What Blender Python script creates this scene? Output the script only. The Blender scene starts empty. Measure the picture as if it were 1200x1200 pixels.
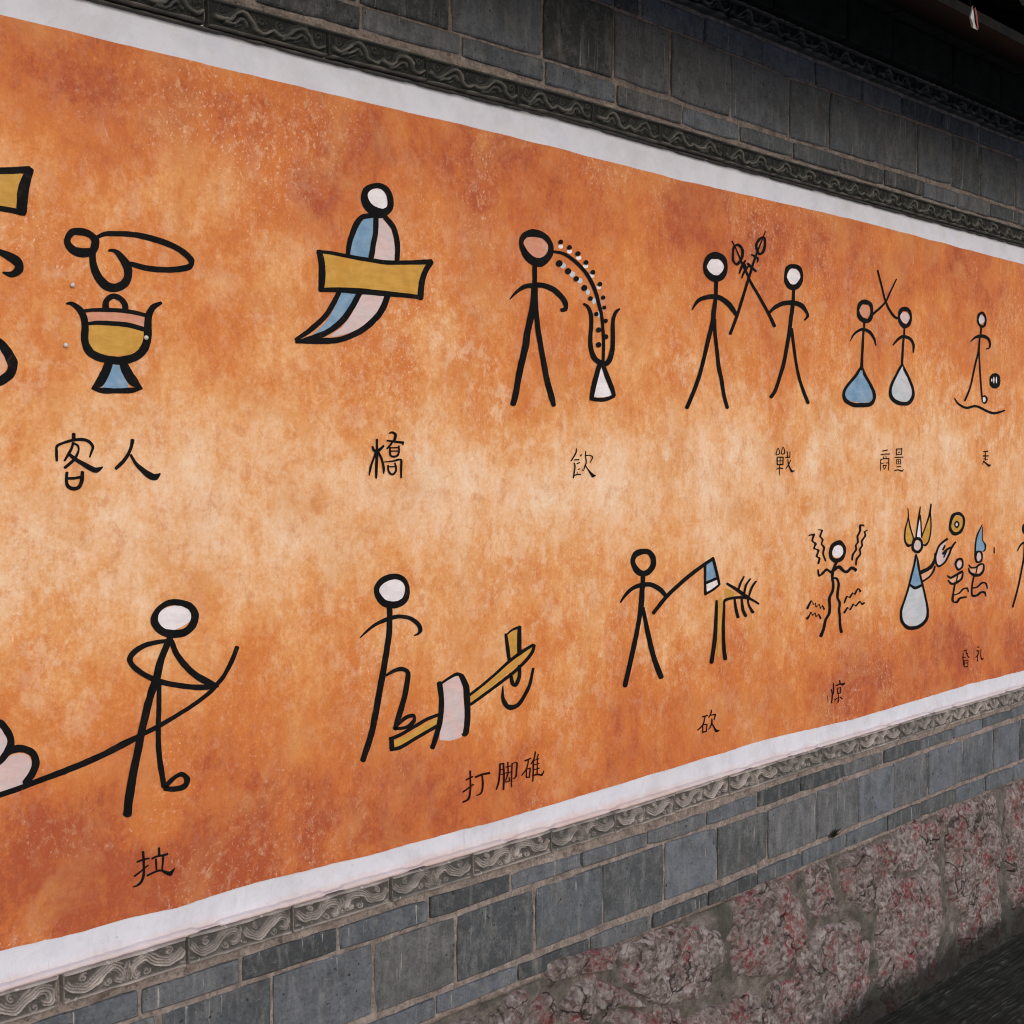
import bpy, bmesh, math, random
import numpy as np
from mathutils import Vector, noise as mnoise

random.seed(7)
scene = bpy.context.scene
COL = scene.collection

# ------------------------------------------------------------------ camera
D, EYE = 2.072, 1.73
cam_data = bpy.data.cameras.new("camera")
cam = bpy.data.objects.new("camera", cam_data)
COL.objects.link(cam)
cam.location = (0.0, -D, EYE)
cam_data.sensor_width = 36.0
cam_data.lens = 1556.0 / 1200.0 * 36.0
cam_data.clip_start = 0.05
cam_data.clip_end = 400.0
YAW, PITCH = math.radians(44.37), math.atan(69 / 1556.0)
view = Vector((math.cos(YAW) * math.cos(PITCH), math.sin(YAW) * math.cos(PITCH), -math.sin(PITCH)))
cam.rotation_euler = view.to_track_quat('-Z', 'Y').to_euler()
scene.camera = cam

# ------------------------------------------------------------------ overcast daylight
SUN_EL, SUN_AZ = math.radians(24), math.radians(18)     # the sun stands in front of the wall, a little to the left
world = bpy.data.worlds.new("World")
scene.world = world
world.use_nodes = True
wn = world.node_tree
sky = wn.nodes.new("ShaderNodeTexSky")
sky.sky_type = 'NISHITA'
sky.sun_disc = False
sky.sun_elevation = SUN_EL
sky.sun_rotation = math.radians(180) + SUN_AZ
sky.air_density = 1.0
sky.dust_density = 2.5
wn.links.new(sky.outputs[0], wn.nodes["Background"].inputs[0])
wn.nodes["Background"].inputs[1].default_value = 0.12
sun_data = bpy.data.lights.new("sun", 'SUN')
sun_data.energy = 0.85
sun_data.angle = math.radians(28)
sun_data.color = (1.0, 0.98, 0.96)
sun = bpy.data.objects.new("sun", sun_data)
COL.objects.link(sun)
to_sun = Vector((-math.sin(SUN_AZ) * math.cos(SUN_EL), -math.cos(SUN_AZ) * math.cos(SUN_EL), math.sin(SUN_EL)))
sun.rotation_euler = to_sun.to_track_quat('Z', 'Y').to_euler()
sun.location = (0, -6, 9)
scene.view_settings.view_transform = 'Standard'
scene.view_settings.look = 'None'
scene.view_settings.gamma = 1.0
scene.view_settings.use_curve_mapping = False
scene.view_settings.exposure = 0.10
scene.cycles.filter_width = 1.1

# ------------------------------------------------------------------ helpers
def tag(o, label=None, cat=None, group=None, kind=None):
    if label: o["label"] = label
    if cat: o["category"] = cat
    if group: o["group"] = group
    if kind: o["kind"] = kind
    return o

def empty(name, loc=(0, 0, 0)):
    o = bpy.data.objects.new(name, None)
    o.empty_display_size = 0.2
    o.location = loc
    COL.objects.link(o)
    return o

def obj(name, verts, faces, mat, parent=None, smooth=False, loc=None):
    me = bpy.data.meshes.new(name)
    me.from_pydata([tuple(v) for v in verts], [], faces)
    me.update()
    if smooth:
        me.polygons.foreach_set("use_smooth", [True] * len(me.polygons))
    if mat: me.materials.append(mat)
    return inst(name, me, parent, loc)

def inst(name, me, parent=None, loc=None):
    o = bpy.data.objects.new(name, me)
    COL.objects.link(o)
    if parent: o.parent = parent
    if loc: o.location = loc
    return o

def box(name, x0, x1, y0, y1, z0, z1, mat, parent=None):
    v = [(x, y, z) for x in (x0, x1) for y in (y0, y1) for z in (z0, z1)]
    f = [(0, 1, 3, 2), (4, 6, 7, 5), (0, 4, 5, 1), (2, 3, 7, 6), (0, 2, 6, 4), (1, 5, 7, 3)]
    return obj(name, v, f, mat, parent)

def n3(x, y, z, s=1.0):
    return mnoise.noise(Vector((x * s, y * s, z * s)))

def grid_faces(nx, nz, off=0):
    f = []
    for i in range(nx):
        for j in range(nz):
            a = off + i * (nz + 1) + j
            f.append((a, a + nz + 1, a + nz + 2, a + 1))
    return f

# ------------------------------------------------------------------ materials
class NT:
    def __init__(self, name):
        self.m = bpy.data.materials.new(name); self.m.use_nodes = True
        self.t = self.m.node_tree; self.bsdf = self.t.nodes["Principled BSDF"]
        self.tc = self.t.nodes.new("ShaderNodeTexCoord")
    def n(self, typ, **kw):
        nd = self.t.nodes.new(typ)
        for k, v in kw.items(): setattr(nd, k, v)
        return nd
    def l(self, a, b): self.t.links.new(a, b)
    def coords(self, scale=(1, 1, 1), loc=(0, 0, 0), src='Object'):
        mp = self.n("ShaderNodeMapping")
        mp.inputs['Scale'].default_value = scale; mp.inputs['Location'].default_value = loc
        self.l(self.tc.outputs[src], mp.inputs[0]); return mp.outputs[0]
    def noise(self, scale, detail=6, rough=0.6, dist=0.0, co=None):
        nd = self.n("ShaderNodeTexNoise")
        nd.inputs['Scale'].default_value = scale; nd.inputs['Detail'].default_value = detail
        nd.inputs['Roughness'].default_value = rough; nd.inputs['Distortion'].default_value = dist
        self.l(co if co is not None else self.coords(), nd.inputs['Vector']); return nd.outputs['Fac']
    def ramp(self, fac, stops, interp='LINEAR'):
        r = self.n("ShaderNodeValToRGB"); r.color_ramp.interpolation = interp
        e = r.color_ramp.elements
        while len(e) < len(stops): e.new(0.5)
        for el, (p, c) in zip(e, stops):
            el.position = p; el.color = (c, c, c, 1) if isinstance(c, (int, float)) else (*c, 1)
        self.l(fac, r.inputs[0]); return r.outputs[0]
    def math(self, op, a, b=None, c=None, clamp=False):
        nd = self.n("ShaderNodeMath", operation=op); nd.use_clamp = clamp
        for i, v in enumerate((a, b, c)):
            if v is None: continue
            if isinstance(v, (int, float)): nd.inputs[i].default_value = v
            else: self.l(v, nd.inputs[i])
        return nd.outputs[0]
    def mix(self, fac, a, b, blend='MIX'):
        nd = self.n("ShaderNodeMix", data_type='RGBA', blend_type=blend)
        for i, v in ((0, fac), (6, a), (7, b)):
            if isinstance(v, (int, float)): nd.inputs[i].default_value = v
            elif isinstance(v, tuple): nd.inputs[i].default_value = (*v, 1)
            else: self.l(v, nd.inputs[i])
        return nd.outputs[2]
    def xyz(self):
        s = self.n("ShaderNodeSeparateXYZ"); self.l(self.tc.outputs['Object'], s.inputs[0]); return s.outputs
    def rnd(self):
        return self.n("ShaderNodeObjectInfo").outputs['Random']
    def bump(self, h, strength=0.5, dist=0.01):
        b = self.n("ShaderNodeBump"); b.inputs['Strength'].default_value = strength
        b.inputs['Distance'].default_value = dist; self.l(h, b.inputs['Height'])
        self.l(b.outputs[0], self.bsdf.inputs['Normal'])
    def done(self, color, rough=0.9, spec=0.3):
        if isinstance(color, tuple): self.bsdf.inputs['Base Color'].default_value = (*color, 1)
        else: self.l(color, self.bsdf.inputs['Base Color'])
        if isinstance(rough, (int, float)): self.bsdf.inputs['Roughness'].default_value = rough
        else: self.l(rough, self.bsdf.inputs['Roughness'])
        self.bsdf.inputs['Specular IOR Level'].default_value = spec
        return self.m

def mural_material():
    k = NT("mottled_orange_wash")
    X, Y, Z = k.xyz()
    t = k.math('MULTIPLY', k.math('SUBTRACT', Z, 0.92), 1 / 1.505)
    warp = k.noise(1.5, 6, 0.62, 0.5)
    t2 = k.math('ADD', t, k.math('MULTIPLY', k.math('SUBTRACT', warp, 0.5), 0.75))
    edge = k.ramp(t2, [(0.0, 0.84), (0.12, 0.68), (0.25, 0.48), (0.36, 0.38), (0.52, 0.31), (0.66, 0.44), (0.82, 0.60), (0.93, 0.76), (1.0, 0.70)])
    big = k.noise(2.6, 7, 0.64, 0.3)
    mid = k.noise(8.5, 9, 0.72, 0.2, k.coords((1.0, 1, 0.85), (3, 0, 1)))
    brush = k.noise(38, 8, 0.78, 0.0, k.coords((1.2, 1, 0.8), (5, 0, 2)))
    streak = k.noise(42, 5, 0.6, 0.2, k.coords((1.6, 1, 0.18), (7, 0, 2)))
    fine = k.noise(130, 4, 0.8, 0)
    def around(s, amt): return k.math('MULTIPLY', k.math('SUBTRACT', s, 0.5), amt)
    wx = k.math('ADD', X, around(k.noise(4.0, 6, 0.7, 0.3, k.coords((1, 1, 1), (1, 0, 1))), 0.28))
    wz = k.math('ADD', Z, around(k.noise(4.0, 6, 0.7, 0.3, k.coords((1, 1, 1), (6, 0, 3))), 0.22))
    patches = None
    for amt, bx, bz, rx, rz in [(-0.11, 1.123, 1.558, 0.16, 0.1), (-0.09, 1.493, 1.635, 0.2, 0.09), (-0.10, 2.012, 1.602, 0.22, 0.1), (-0.08, 2.409, 1.671, 0.2, 0.1), (-0.11, 3.522, 1.618, 0.3, 0.12), (-0.08, 1.033, 1.689, 0.12, 0.08), (-0.08, 1.814, 1.502, 0.1, 0.12), (-0.06, 1.44, 2.095, 0.1, 0.1), (-0.06, 2.747, 1.447, 0.15, 0.1), (0.20, 1.247, 2.325, 0.18, 0.07), (0.16, 2.013, 2.356, 0.25, 0.06), (0.20, 3.043, 2.351, 0.3, 0.07), (0.14, 4.124, 2.349, 0.25, 0.06), (0.17, 1.106, 0.981, 0.1, 0.07), (0.13, 1.335, 0.934, 0.12, 0.05), (0.16, 3.609, 1.056, 0.35, 0.07), (0.18, 4.585, 1.062, 0.3, 0.08), (0.14, 3.529, 1.297, 0.12, 0.05), (0.08, 2.408, 1.995, 0.25, 0.12), (0.08, 1.096, 1.874, 0.15, 0.1), (0.10, 2.174, 0.972, 0.3, 0.05)]:      # cloudy patches of thinner or redder wash
        dx = k.math('MULTIPLY', k.math('SUBTRACT', wx, bx), 0.6 / rx); dz = k.math('MULTIPLY', k.math('SUBTRACT', wz, bz), 0.6 / rz)
        r2 = k.math('ADD', k.math('MULTIPLY', dx, dx), k.math('MULTIPLY', dz, dz))
        g = k.math('MULTIPLY', k.math('POWER', 2.718, k.math('MULTIPLY', r2, -1.0)), amt)
        patches = g if patches is None else k.math('ADD', patches, g)
    def dirn(angle, sc, seed):
        mp = k.n("ShaderNodeMapping"); mp.inputs['Rotation'].default_value = (0, math.radians(angle), 0)
        k.l(k.coords((1, 0, 1), (seed, 0, seed)), mp.inputs[0])
        m2 = k.n("ShaderNodeMapping"); m2.inputs['Scale'].default_value = (1, 1, 0.13); k.l(mp.outputs[0], m2.inputs[0])
        return k.noise(sc, 5, 0.65, 0.25, m2.outputs[0])
    sel = k.ramp(k.noise(5, 3, 0.5, 0.5, k.coords((1, 1, 1), (5, 5, 5))), [(0.44, 0.0), (0.56, 1.0)])
    brushed = k.n("ShaderNodeMix", data_type='FLOAT'); k.l(sel, brushed.inputs[0]); k.l(dirn(38, 75, 1), brushed.inputs[2]); k.l(dirn(-24, 75, 4), brushed.inputs[3])
    v = k.math('ADD', edge, around(big, 1.05))
    v = k.math('ADD', v, patches)
    v = k.math('ADD', v, around(mid, 0.90))
    v = k.math('ADD', v, around(brush, 0.48))
    v = k.math('ADD', v, around(streak, 0.20))
    v = k.math('ADD', v, around(brushed.outputs[0], 0.13))
    v = k.math('ADD', v, around(fine, 0.50))
    v = k.math('MULTIPLY_ADD', v, 0.92, 0.07, clamp=True)
    c = k.ramp(v, [(0.0, (0.84, 0.66, 0.53)), (0.20, (0.79, 0.50, 0.31)), (0.40, (0.72, 0.335, 0.125)),
                   (0.60, (0.62, 0.205, 0.050)), (0.82, (0.52, 0.140, 0.038)), (1.0, (0.38, 0.080, 0.029))])
    oc = k.ramp(k.noise(5.5, 6, 0.65, 0.6, k.coords((1, 1, 1), (9, 0, 4))), [(0.50, 0.0), (0.68, 0.55)])
    c = k.mix(oc, c, (0.62, 0.28, 0.10))
    rd = k.ramp(k.noise(4.1, 6, 0.65, 0.6, k.coords((1, 1, 1), (2, 0, 8))), [(0.56, 0.0), (0.72, 0.32)])
    c = k.mix(k.math('MULTIPLY', rd, edge), c, (0.40, 0.072, 0.042))
    wornA = k.ramp(k.noise(15, 10, 0.80, 0.1, k.coords((1.1, 1, 0.9), (3, 5, 1))), [(0.50, 0.0), (0.565, 1.0)])
    wornZ = k.ramp(k.noise(2.2, 5, 0.65, 0.3, k.coords((1, 1, 1), (8, 5, 1))), [(0.40, 0.15), (0.60, 1.0)])
    mid_w = k.ramp(t2, [(0.05, 0.10), (0.30, 0.75), (0.55, 1.0), (0.75, 0.45), (0.95, 0.12)])
    c = k.mix(k.math('MULTIPLY', k.math('MULTIPLY', wornA, wornZ), k.math('MULTIPLY', mid_w, 0.55)), c, (0.84, 0.66, 0.50))
    wornB = k.ramp(k.noise(21, 10, 0.80, 0.1, k.coords((1.1, 1, 0.8), (9, 5, 6))), [(0.525, 0.0), (0.60, 0.42)])
    c = k.mix(wornB, c, (0.55, 0.165, 0.042))
    # scrubbed pale patches, dry-brush marks and flecks of bare plaster
    sc = k.noise(48, 8, 0.75, 0.25, k.coords((1.1, 1, 0.9), (1, 0, 7)))
    zone = k.ramp(k.noise(3.0, 5, 0.62, 0.6, k.coords((1, 1, 0.8), (4, 0, 3))), [(0.46, 0.08), (0.64, 0.75)])
    flecks = k.math('MULTIPLY', k.ramp(sc, [(0.52, 0.0), (0.66, 0.75)]), zone)
    c = k.mix(flecks, c, (0.80, 0.56, 0.38))
    scr = k.math('MULTIPLY', k.ramp(k.noise(34, 6, 0.7, 1.2, k.coords((1.5, 1, 0.5), (1, 3, 2))), [(0.63, 0.0), (0.69, 0.7)]), k.ramp(k.noise(3.3, 4, 0.6, 0.4, k.coords((1, 1, 0.8), (1, 6, 3))), [(0.58, 0.0), (0.68, 0.7)]))
    c = k.mix(scr, c, (0.80, 0.70, 0.62))
    grain = k.noise(150, 3, 0.6)
    c = k.mix(k.math('MULTIPLY', k.ramp(grain, [(0.60, 0.0), (0.70, 0.8)]), zone), c, (0.86, 0.68, 0.54))
    c = k.mix(k.ramp(k.noise(60, 4, 0.6, 0, k.coords((1, 1, 1), (2, 2, 2))), [(0.735, 0.0), (0.76, 0.7)]), c, (0.22, 0.08, 0.04))
    k.bump(k.math('ADD', fine, k.math('ADD', brush, sc)), 0.4, 0.003)
    return k.done(c, 0.62, 0.35)

def plaster_material():
    k = NT("white_limewash")
    X, Y, Z = k.xyz()
    s = k.noise(9, 7, 0.7, 0.3)
    c = k.ramp(s, [(0.3, (0.54, 0.565, 0.68)), (0.5, (0.63, 0.655, 0.775)), (0.75, (0.68, 0.70, 0.81))])
    drips = k.ramp(k.noise(60, 5, 0.7, 0.2, k.coords((1.5, 1, 0.25))), [(0.58, 0.0), (0.75, 0.6)])
    low = k.ramp(Z, [(0.9, 1.0), (1.0, 0.0)])
    c = k.mix(k.math('MULTIPLY', drips, low), c, (0.40, 0.43, 0.45))
    # brown-pink smear where the paint meets the carved courses
    e1 = k.ramp(k.math('ADD', Z, k.math('MULTIPLY', s, 0.03)), [(0.874, 1.0), (0.897, 0.0)])
    c = k.mix(k.math('MULTIPLY', e1, 0.9), c, (0.56, 0.42, 0.40))
    c = k.mix(k.ramp(k.noise(6, 7, 0.7, 0.6, k.coords((1, 1, 1), (4, 4, 4))), [(0.46, 0.0), (0.72, 0.6)]), c, (0.50, 0.495, 0.54))
    c = k.mix(k.ramp(k.noise(40, 6, 0.75, 0.8, k.coords((1, 1, 1), (4, 1, 2))), [(0.60, 0.0), (0.74, 0.5)]), c, (0.40, 0.38, 0.39))
    sp = k.ramp(k.noise(75, 3, 0.6), [(0.73, 0.0), (0.78, 0.75)])
    c = k.mix(k.math('MULTIPLY', sp, k.math('ADD', k.math('MULTIPLY', low, 0.7), 0.15)), c, (0.16, 0.15, 0.15))
    k.bump(k.math('ADD', s, k.noise(90, 4, 0.6)), 0.4, 0.004)
    return k.done(c, 0.8, 0.3)

def brick_material():
    k = NT("grey_brick")
    rnd = k.rnd()
    off = k.n("ShaderNodeCombineXYZ"); k.l(k.math('MULTIPLY', rnd, 37.0), off.inputs[0]); k.l(k.math('MULTIPLY', rnd, 11.0), off.inputs[2])
    va = k.n("ShaderNodeVectorMath", operation='ADD'); k.l(k.tc.outputs['Object'], va.inputs[0]); k.l(off.outputs[0], va.inputs[1])
    base = k.ramp(rnd, [(0.0, (0.047, 0.054, 0.064)), (0.10, (0.058, 0.066, 0.078)), (0.22, (0.104, 0.123, 0.151)), (0.5, (0.135, 0.156, 0.201)),
                        (0.68, (0.122, 0.127, 0.140)), (0.86, (0.149, 0.175, 0.227)), (1.0, (0.077, 0.088, 0.100))])
    a = k.noise(14, 8, 0.72, 0.0, va.outputs[0])
    c = k.mix(k.ramp(a, [(0.34, 0.65), (0.56, 0.0)]), base, (0.045, 0.052, 0.056))
    c = k.mix(k.ramp(k.noise(22, 7, 0.7, 0.3, k.coords((1.6, 1, 0.35), (3, 1, 2))), [(0.50, 0.0), (0.74, 0.65)]), c, (0.27, 0.275, 0.285))
    c = k.mix(k.ramp(k.noise(9, 6, 0.7, 0.3, k.coords((1, 1, 1), (6, 1, 2))), [(0.56, 0.0), (0.78, 0.45)]), c, (0.17, 0.125, 0.105))
    drip = k.ramp(k.noise(120, 2, 0.5, 0.0, k.coords((1, 1, 0.055), (0, 0, 5))), [(0.66, 0.0), (0.71, 0.8)])
    drip = k.math('MULTIPLY', drip, k.ramp(k.noise(7, 3, 0.5), [(0.46, 0.0), (0.58, 1.0)]))
    c = k.mix(drip, c, (0.46, 0.46, 0.46))
    f = k.noise(130, 5, 0.7, 0, va.outputs[0])
    c = k.mix(k.ramp(f, [(0.30, 0.55), (0.50, 0.0)]), c, (0.03, 0.03, 0.03))
    c = k.mix(k.ramp(k.noise(52, 8, 0.8, 0.0, va.outputs[0]), [(0.50, 0.0), (0.70, 0.5)]), c, (0.25, 0.26, 0.285))
    c = k.mix(k.ramp(k.noise(85, 2, 0.5, 0, va.outputs[0]), [(0.70, 0.0), (0.74, 0.9)]), c, (0.012, 0.012, 0.012))
    c = k.mix(k.ramp(k.noise(210, 2, 0.5), [(0.70, 0.0), (0.76, 0.6)]), c, (0.34, 0.33, 0.32))
    k.bump(k.math('ADD', k.math('MULTIPLY', a, 1.5), f), 0.8, 0.006)
    return k.done(c, 0.85, 0.3)

def mortar_material():
    k = NT("lime_mortar")
    a = k.noise(30, 7, 0.7, 0.5)
    c = k.ramp(a, [(0.25, (0.06, 0.052, 0.050)), (0.38, (0.20, 0.168, 0.160)), (0.56, (0.33, 0.285, 0.272)), (0.76, (0.50, 0.45, 0.43))])
    c = k.mix(k.ramp(k.noise(140, 4, 0.7), [(0.3, 0.7), (0.5, 0.0)]), c, (0.03, 0.025, 0.022))
    k.bump(k.math('ADD', a, k.noise(160, 5, 0.75)), 0.9, 0.006)
    return k.done(c, 0.95, 0.15)

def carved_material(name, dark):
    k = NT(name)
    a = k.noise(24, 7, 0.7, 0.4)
    at = k.n("ShaderNodeAttribute"); at.attribute_name = 'shade_and_wear'
    w = k.math('ADD', at.outputs['Fac'], k.math('MULTIPLY', k.math('SUBTRACT', a, 0.5), 0.8))  # ridge highlights and groove shade painted by relief height, along with some wear
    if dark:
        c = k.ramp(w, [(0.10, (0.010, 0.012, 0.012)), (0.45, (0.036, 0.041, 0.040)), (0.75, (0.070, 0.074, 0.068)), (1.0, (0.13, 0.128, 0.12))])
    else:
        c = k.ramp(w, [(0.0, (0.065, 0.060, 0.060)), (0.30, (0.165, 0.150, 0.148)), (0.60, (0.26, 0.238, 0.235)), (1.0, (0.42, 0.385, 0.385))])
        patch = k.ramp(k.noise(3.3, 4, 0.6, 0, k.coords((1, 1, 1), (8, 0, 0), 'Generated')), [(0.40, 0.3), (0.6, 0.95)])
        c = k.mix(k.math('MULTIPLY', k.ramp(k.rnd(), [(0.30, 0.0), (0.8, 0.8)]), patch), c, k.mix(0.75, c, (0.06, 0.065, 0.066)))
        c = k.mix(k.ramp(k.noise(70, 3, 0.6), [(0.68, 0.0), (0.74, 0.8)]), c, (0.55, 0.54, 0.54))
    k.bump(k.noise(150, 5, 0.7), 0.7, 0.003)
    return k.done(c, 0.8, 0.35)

def stone_material():
    k = NT("pink_grey_granite")
    rnd = k.rnd()
    a = k.noise(20, 9, 0.78, 0.0)
    g = k.noise(75, 7, 0.85, 0.0)
    vo = k.n("ShaderNodeTexVoronoi"); vo.inputs['Scale'].default_value = 85
    wv = k.n("ShaderNodeVectorMath", operation='ADD'); nn = k.n("ShaderNodeTexNoise"); nn.inputs['Scale'].default_value = 40
    k.l(k.coords(), nn.inputs['Vector']); sc_ = k.n("ShaderNodeVectorMath", operation='SCALE'); sc_.inputs['Scale'].default_value = 0.010
    k.l(nn.outputs['Color'], sc_.inputs[0]); k.l(k.coords(), wv.inputs[0]); k.l(sc_.outputs[0], wv.inputs[1]); k.l(wv.outputs[0], vo.inputs['Vector'])
    cell = k.n("ShaderNodeSeparateColor"); k.l(vo.outputs['Color'], cell.inputs[0])
    c = k.ramp(k.math('ADD', k.math('MULTIPLY', cell.outputs[0], 0.16), k.math('ADD', k.math('MULTIPLY', a, 0.52), k.math('MULTIPLY', g, 0.36))),
               [(0.36, (0.040, 0.032, 0.030)), (0.43, (0.18, 0.145, 0.14)), (0.50, (0.34, 0.285, 0.285)), (0.57, (0.50, 0.445, 0.455)), (0.68, (0.78, 0.74, 0.77))])
    c = k.mix(k.math('MULTIPLY', k.ramp(rnd, [(0.2, 0.0), (1.0, 0.5)]), 0.6), c, (0.22, 0.145, 0.13))
    red = k.ramp(k.noise(8, 7, 0.72, 0.15, k.coords((1, 1, 1), (2.3, 0, 1.1))), [(0.50, 0.0), (0.60, 1.0)])
    red2 = k.ramp(k.noise(60, 5, 0.75, 0.0, k.coords((1, 1, 1), (1, 4, 1))), [(0.44, 0.0), (0.60, 1.0)])
    c = k.mix(k.math('MULTIPLY', k.math('MULTIPLY', red, red2), 0.95), c, (0.36, 0.030, 0.050))
    grey = k.ramp(k.noise(9, 5, 0.6, 0.3, k.coords((1, 1, 1), (5, 0, 9))), [(0.55, 0.0), (0.7, 0.6)])
    c = k.mix(grey, c, (0.15, 0.155, 0.145))
    ve = k.n("ShaderNodeTexVoronoi"); ve.feature = 'DISTANCE_TO_EDGE'; ve.inputs['Scale'].default_value = 7.5
    w2 = k.n("ShaderNodeVectorMath", operation='ADD'); n2 = k.n("ShaderNodeTexNoise"); n2.inputs['Scale'].default_value = 9; n2.inputs['Detail'].default_value = 7
    s2 = k.n("ShaderNodeVectorMath", operation='SCALE'); s2.inputs['Scale'].default_value = 0.16
    k.l(k.coords(), n2.inputs['Vector']); k.l(n2.outputs['Color'], s2.inputs[0]); k.l(k.coords(), w2.inputs[0]); k.l(s2.outputs[0], w2.inputs[1]); k.l(w2.outputs[0], ve.inputs['Vector'])
    cr = k.math('MULTIPLY', k.ramp(ve.outputs['Distance'], [(0.0, 1.0), (0.035, 0.0)]), k.ramp(k.noise(6, 3, 0.5), [(0.45, 0.0), (0.56, 1.0)]))
    c = k.mix(k.math('MULTIPLY', cr, 0.85), c, (0.030, 0.026, 0.023))
    X, Y, Z = k.xyz()
    c = k.mix(k.ramp(k.math('ADD', Z, k.math('MULTIPLY', a, 0.08)), [(0.045, 0.88), (0.12, 0.0)]), c, (0.022, 0.021, 0.018))
    k.bump(k.math('ADD', k.math('MULTIPLY', a, 1.2), k.math('ADD', g, k.math('MULTIPLY_ADD', cr, -1.2, k.math('MULTIPLY', vo.outputs['Distance'], -0.5)))), 1.0, 0.018)
    return k.done(c, 0.9, 0.3)

def cement_material():
    k = NT("cement_pointing")
    X, Y, Z = k.xyz()
    a = k.noise(18, 8, 0.72, 0.5)
    c = k.ramp(a, [(0.32, (0.05, 0.045, 0.040)), (0.43, (0.16, 0.142, 0.132)), (0.54, (0.25, 0.225, 0.212)), (0.68, (0.44, 0.40, 0.39))])
    wet = k.ramp(k.math('ADD', Z, k.math('MULTIPLY', a, 0.06)), [(0.03, 0.85), (0.12, 0.0)])
    c = k.mix(wet, c, (0.020, 0.020, 0.017))
    gz = k.ramp(k.noise(6, 6, 0.65, 0.5, k.coords((1, 1, 1), (7, 3, 1))), [(0.50, 0.0), (0.60, 0.7)])
    c = k.mix(gz, c, (0.095, 0.10, 0.088))
    pink = k.ramp(k.noise(11, 6, 0.7, 0.5, k.coords((1, 1, 1), (3, 3, 1))), [(0.58, 0.0), (0.7, 0.5)])
    c = k.mix(pink, c, (0.22, 0.13, 0.12))
    k.bump(k.math('ADD', k.math('MULTIPLY', a, 1.5), k.noise(120, 6, 0.75)), 1.0, 0.016)
    return k.done(c, 0.9, 0.25)

def paint(name, base, var, rough=0.5, black=False):
    k = NT(name)
    a = k.noise(24, 6, 0.65, 0.4, k.coords((1, 1, 0.8)))
    c = k.ramp(a, [(0.36, base), (0.66, var)])
    if black:
        worn = k.ramp(k.noise(210, 4, 0.7, 0.2, k.coords((1, 1, 0.6))), [(0.66, 0.0), (0.74, 0.7)])
        c = k.mix(worn, c, (0.20, 0.11, 0.065))
        thin = k.ramp(k.noise(38, 7, 0.75, 0.5, k.coords((1, 1, 1), (2, 0, 5))), [(0.58, 0.0), (0.72, 0.45)])
        c = k.mix(thin, c, (0.075, 0.042, 0.028))
    else:
        c = k.mix(k.ramp(k.noise(70, 7, 0.75, 0.2, k.coords((1.6, 1, 0.4))), [(0.56, 0.0), (0.72, 0.45)]), c, (0.60, 0.34, 0.20))
        c = k.mix(k.ramp(k.noise(34, 5, 0.7, 0.2, k.coords((0.5, 1, 1.8), (3, 0, 2))), [(0.42, 0.28), (0.56, 0.0)]), c, tuple(v * 0.62 for v in base))
    k.bump(k.noise(150, 4, 0.6), 0.3, 0.002)
    return k.done(c, rough, 0.06 if black else 0.25)

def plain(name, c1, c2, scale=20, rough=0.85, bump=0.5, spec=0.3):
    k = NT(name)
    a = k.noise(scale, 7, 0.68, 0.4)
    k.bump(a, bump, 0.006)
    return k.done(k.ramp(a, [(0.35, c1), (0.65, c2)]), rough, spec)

M = dict(
    mural=mural_material(), plaster=plaster_material(), brick=brick_material(), mortar=mortar_material(),
    dark_carved=carved_material("dark_carved_brick", True), pale_carved=carved_material("weathered_carved_brick", False),  # dark tone for the upper bands, pale for the lower one
    stone=stone_material(), cement=cement_material(),
    black=paint("black_brush_paint", (0.0045, 0.005, 0.006), (0.009, 0.009, 0.010), 0.6, True),
    red=paint("dark_red_brush_paint", (0.014, 0.003, 0.003), (0.022, 0.006, 0.005), 0.6, True),
    w=paint("white_paint", (0.72, 0.69, 0.76), (0.80, 0.78, 0.86)),
    b=paint("blue_paint", (0.14, 0.28, 0.47), (0.25, 0.38, 0.54)),
    p=paint("pinkish_white_paint", (0.58, 0.52, 0.56), (0.68, 0.47, 0.47)),
    y=paint("ochre_yellow_paint", (0.52, 0.27, 0.045), (0.60, 0.36, 0.085)),
    l=paint("pale_blue_paint", (0.46, 0.56, 0.64), (0.60, 0.56, 0.64)),
    h=paint("blush_paint", (0.70, 0.37, 0.22), (0.74, 0.42, 0.31)),
    r=paint("rose_paint", (0.58, 0.25, 0.16), (0.62, 0.33, 0.25)),
    wood=plain("dark_timber", (0.004, 0.004, 0.004), (0.009, 0.009, 0.008), spec=0.1),  # near-black tone for the eave timber
    darkbrick=plain("dark_brick", (0.010, 0.012, 0.011), (0.026, 0.029, 0.027), 14, spec=0.1),  # much darker tone than the grey brick courses
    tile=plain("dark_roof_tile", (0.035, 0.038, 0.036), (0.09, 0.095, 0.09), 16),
    metal=plain("dull_nail_metal", (0.45, 0.45, 0.46), (0.62, 0.62, 0.64), 80, 0.4, 0.2, 0.6),
    spot=plain("pale_spot", (0.30, 0.33, 0.33), (0.42, 0.45, 0.45), 40),
    spotred=plain("red_spot", (0.16, 0.03, 0.035), (0.22, 0.05, 0.055), 40),
    paving=plain("stone_paving", (0.30, 0.32, 0.345), (0.42, 0.44, 0.465), 5),
    bed=plain("canal_bed", (0.03, 0.03, 0.025), (0.06, 0.06, 0.05), 6),
)

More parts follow.
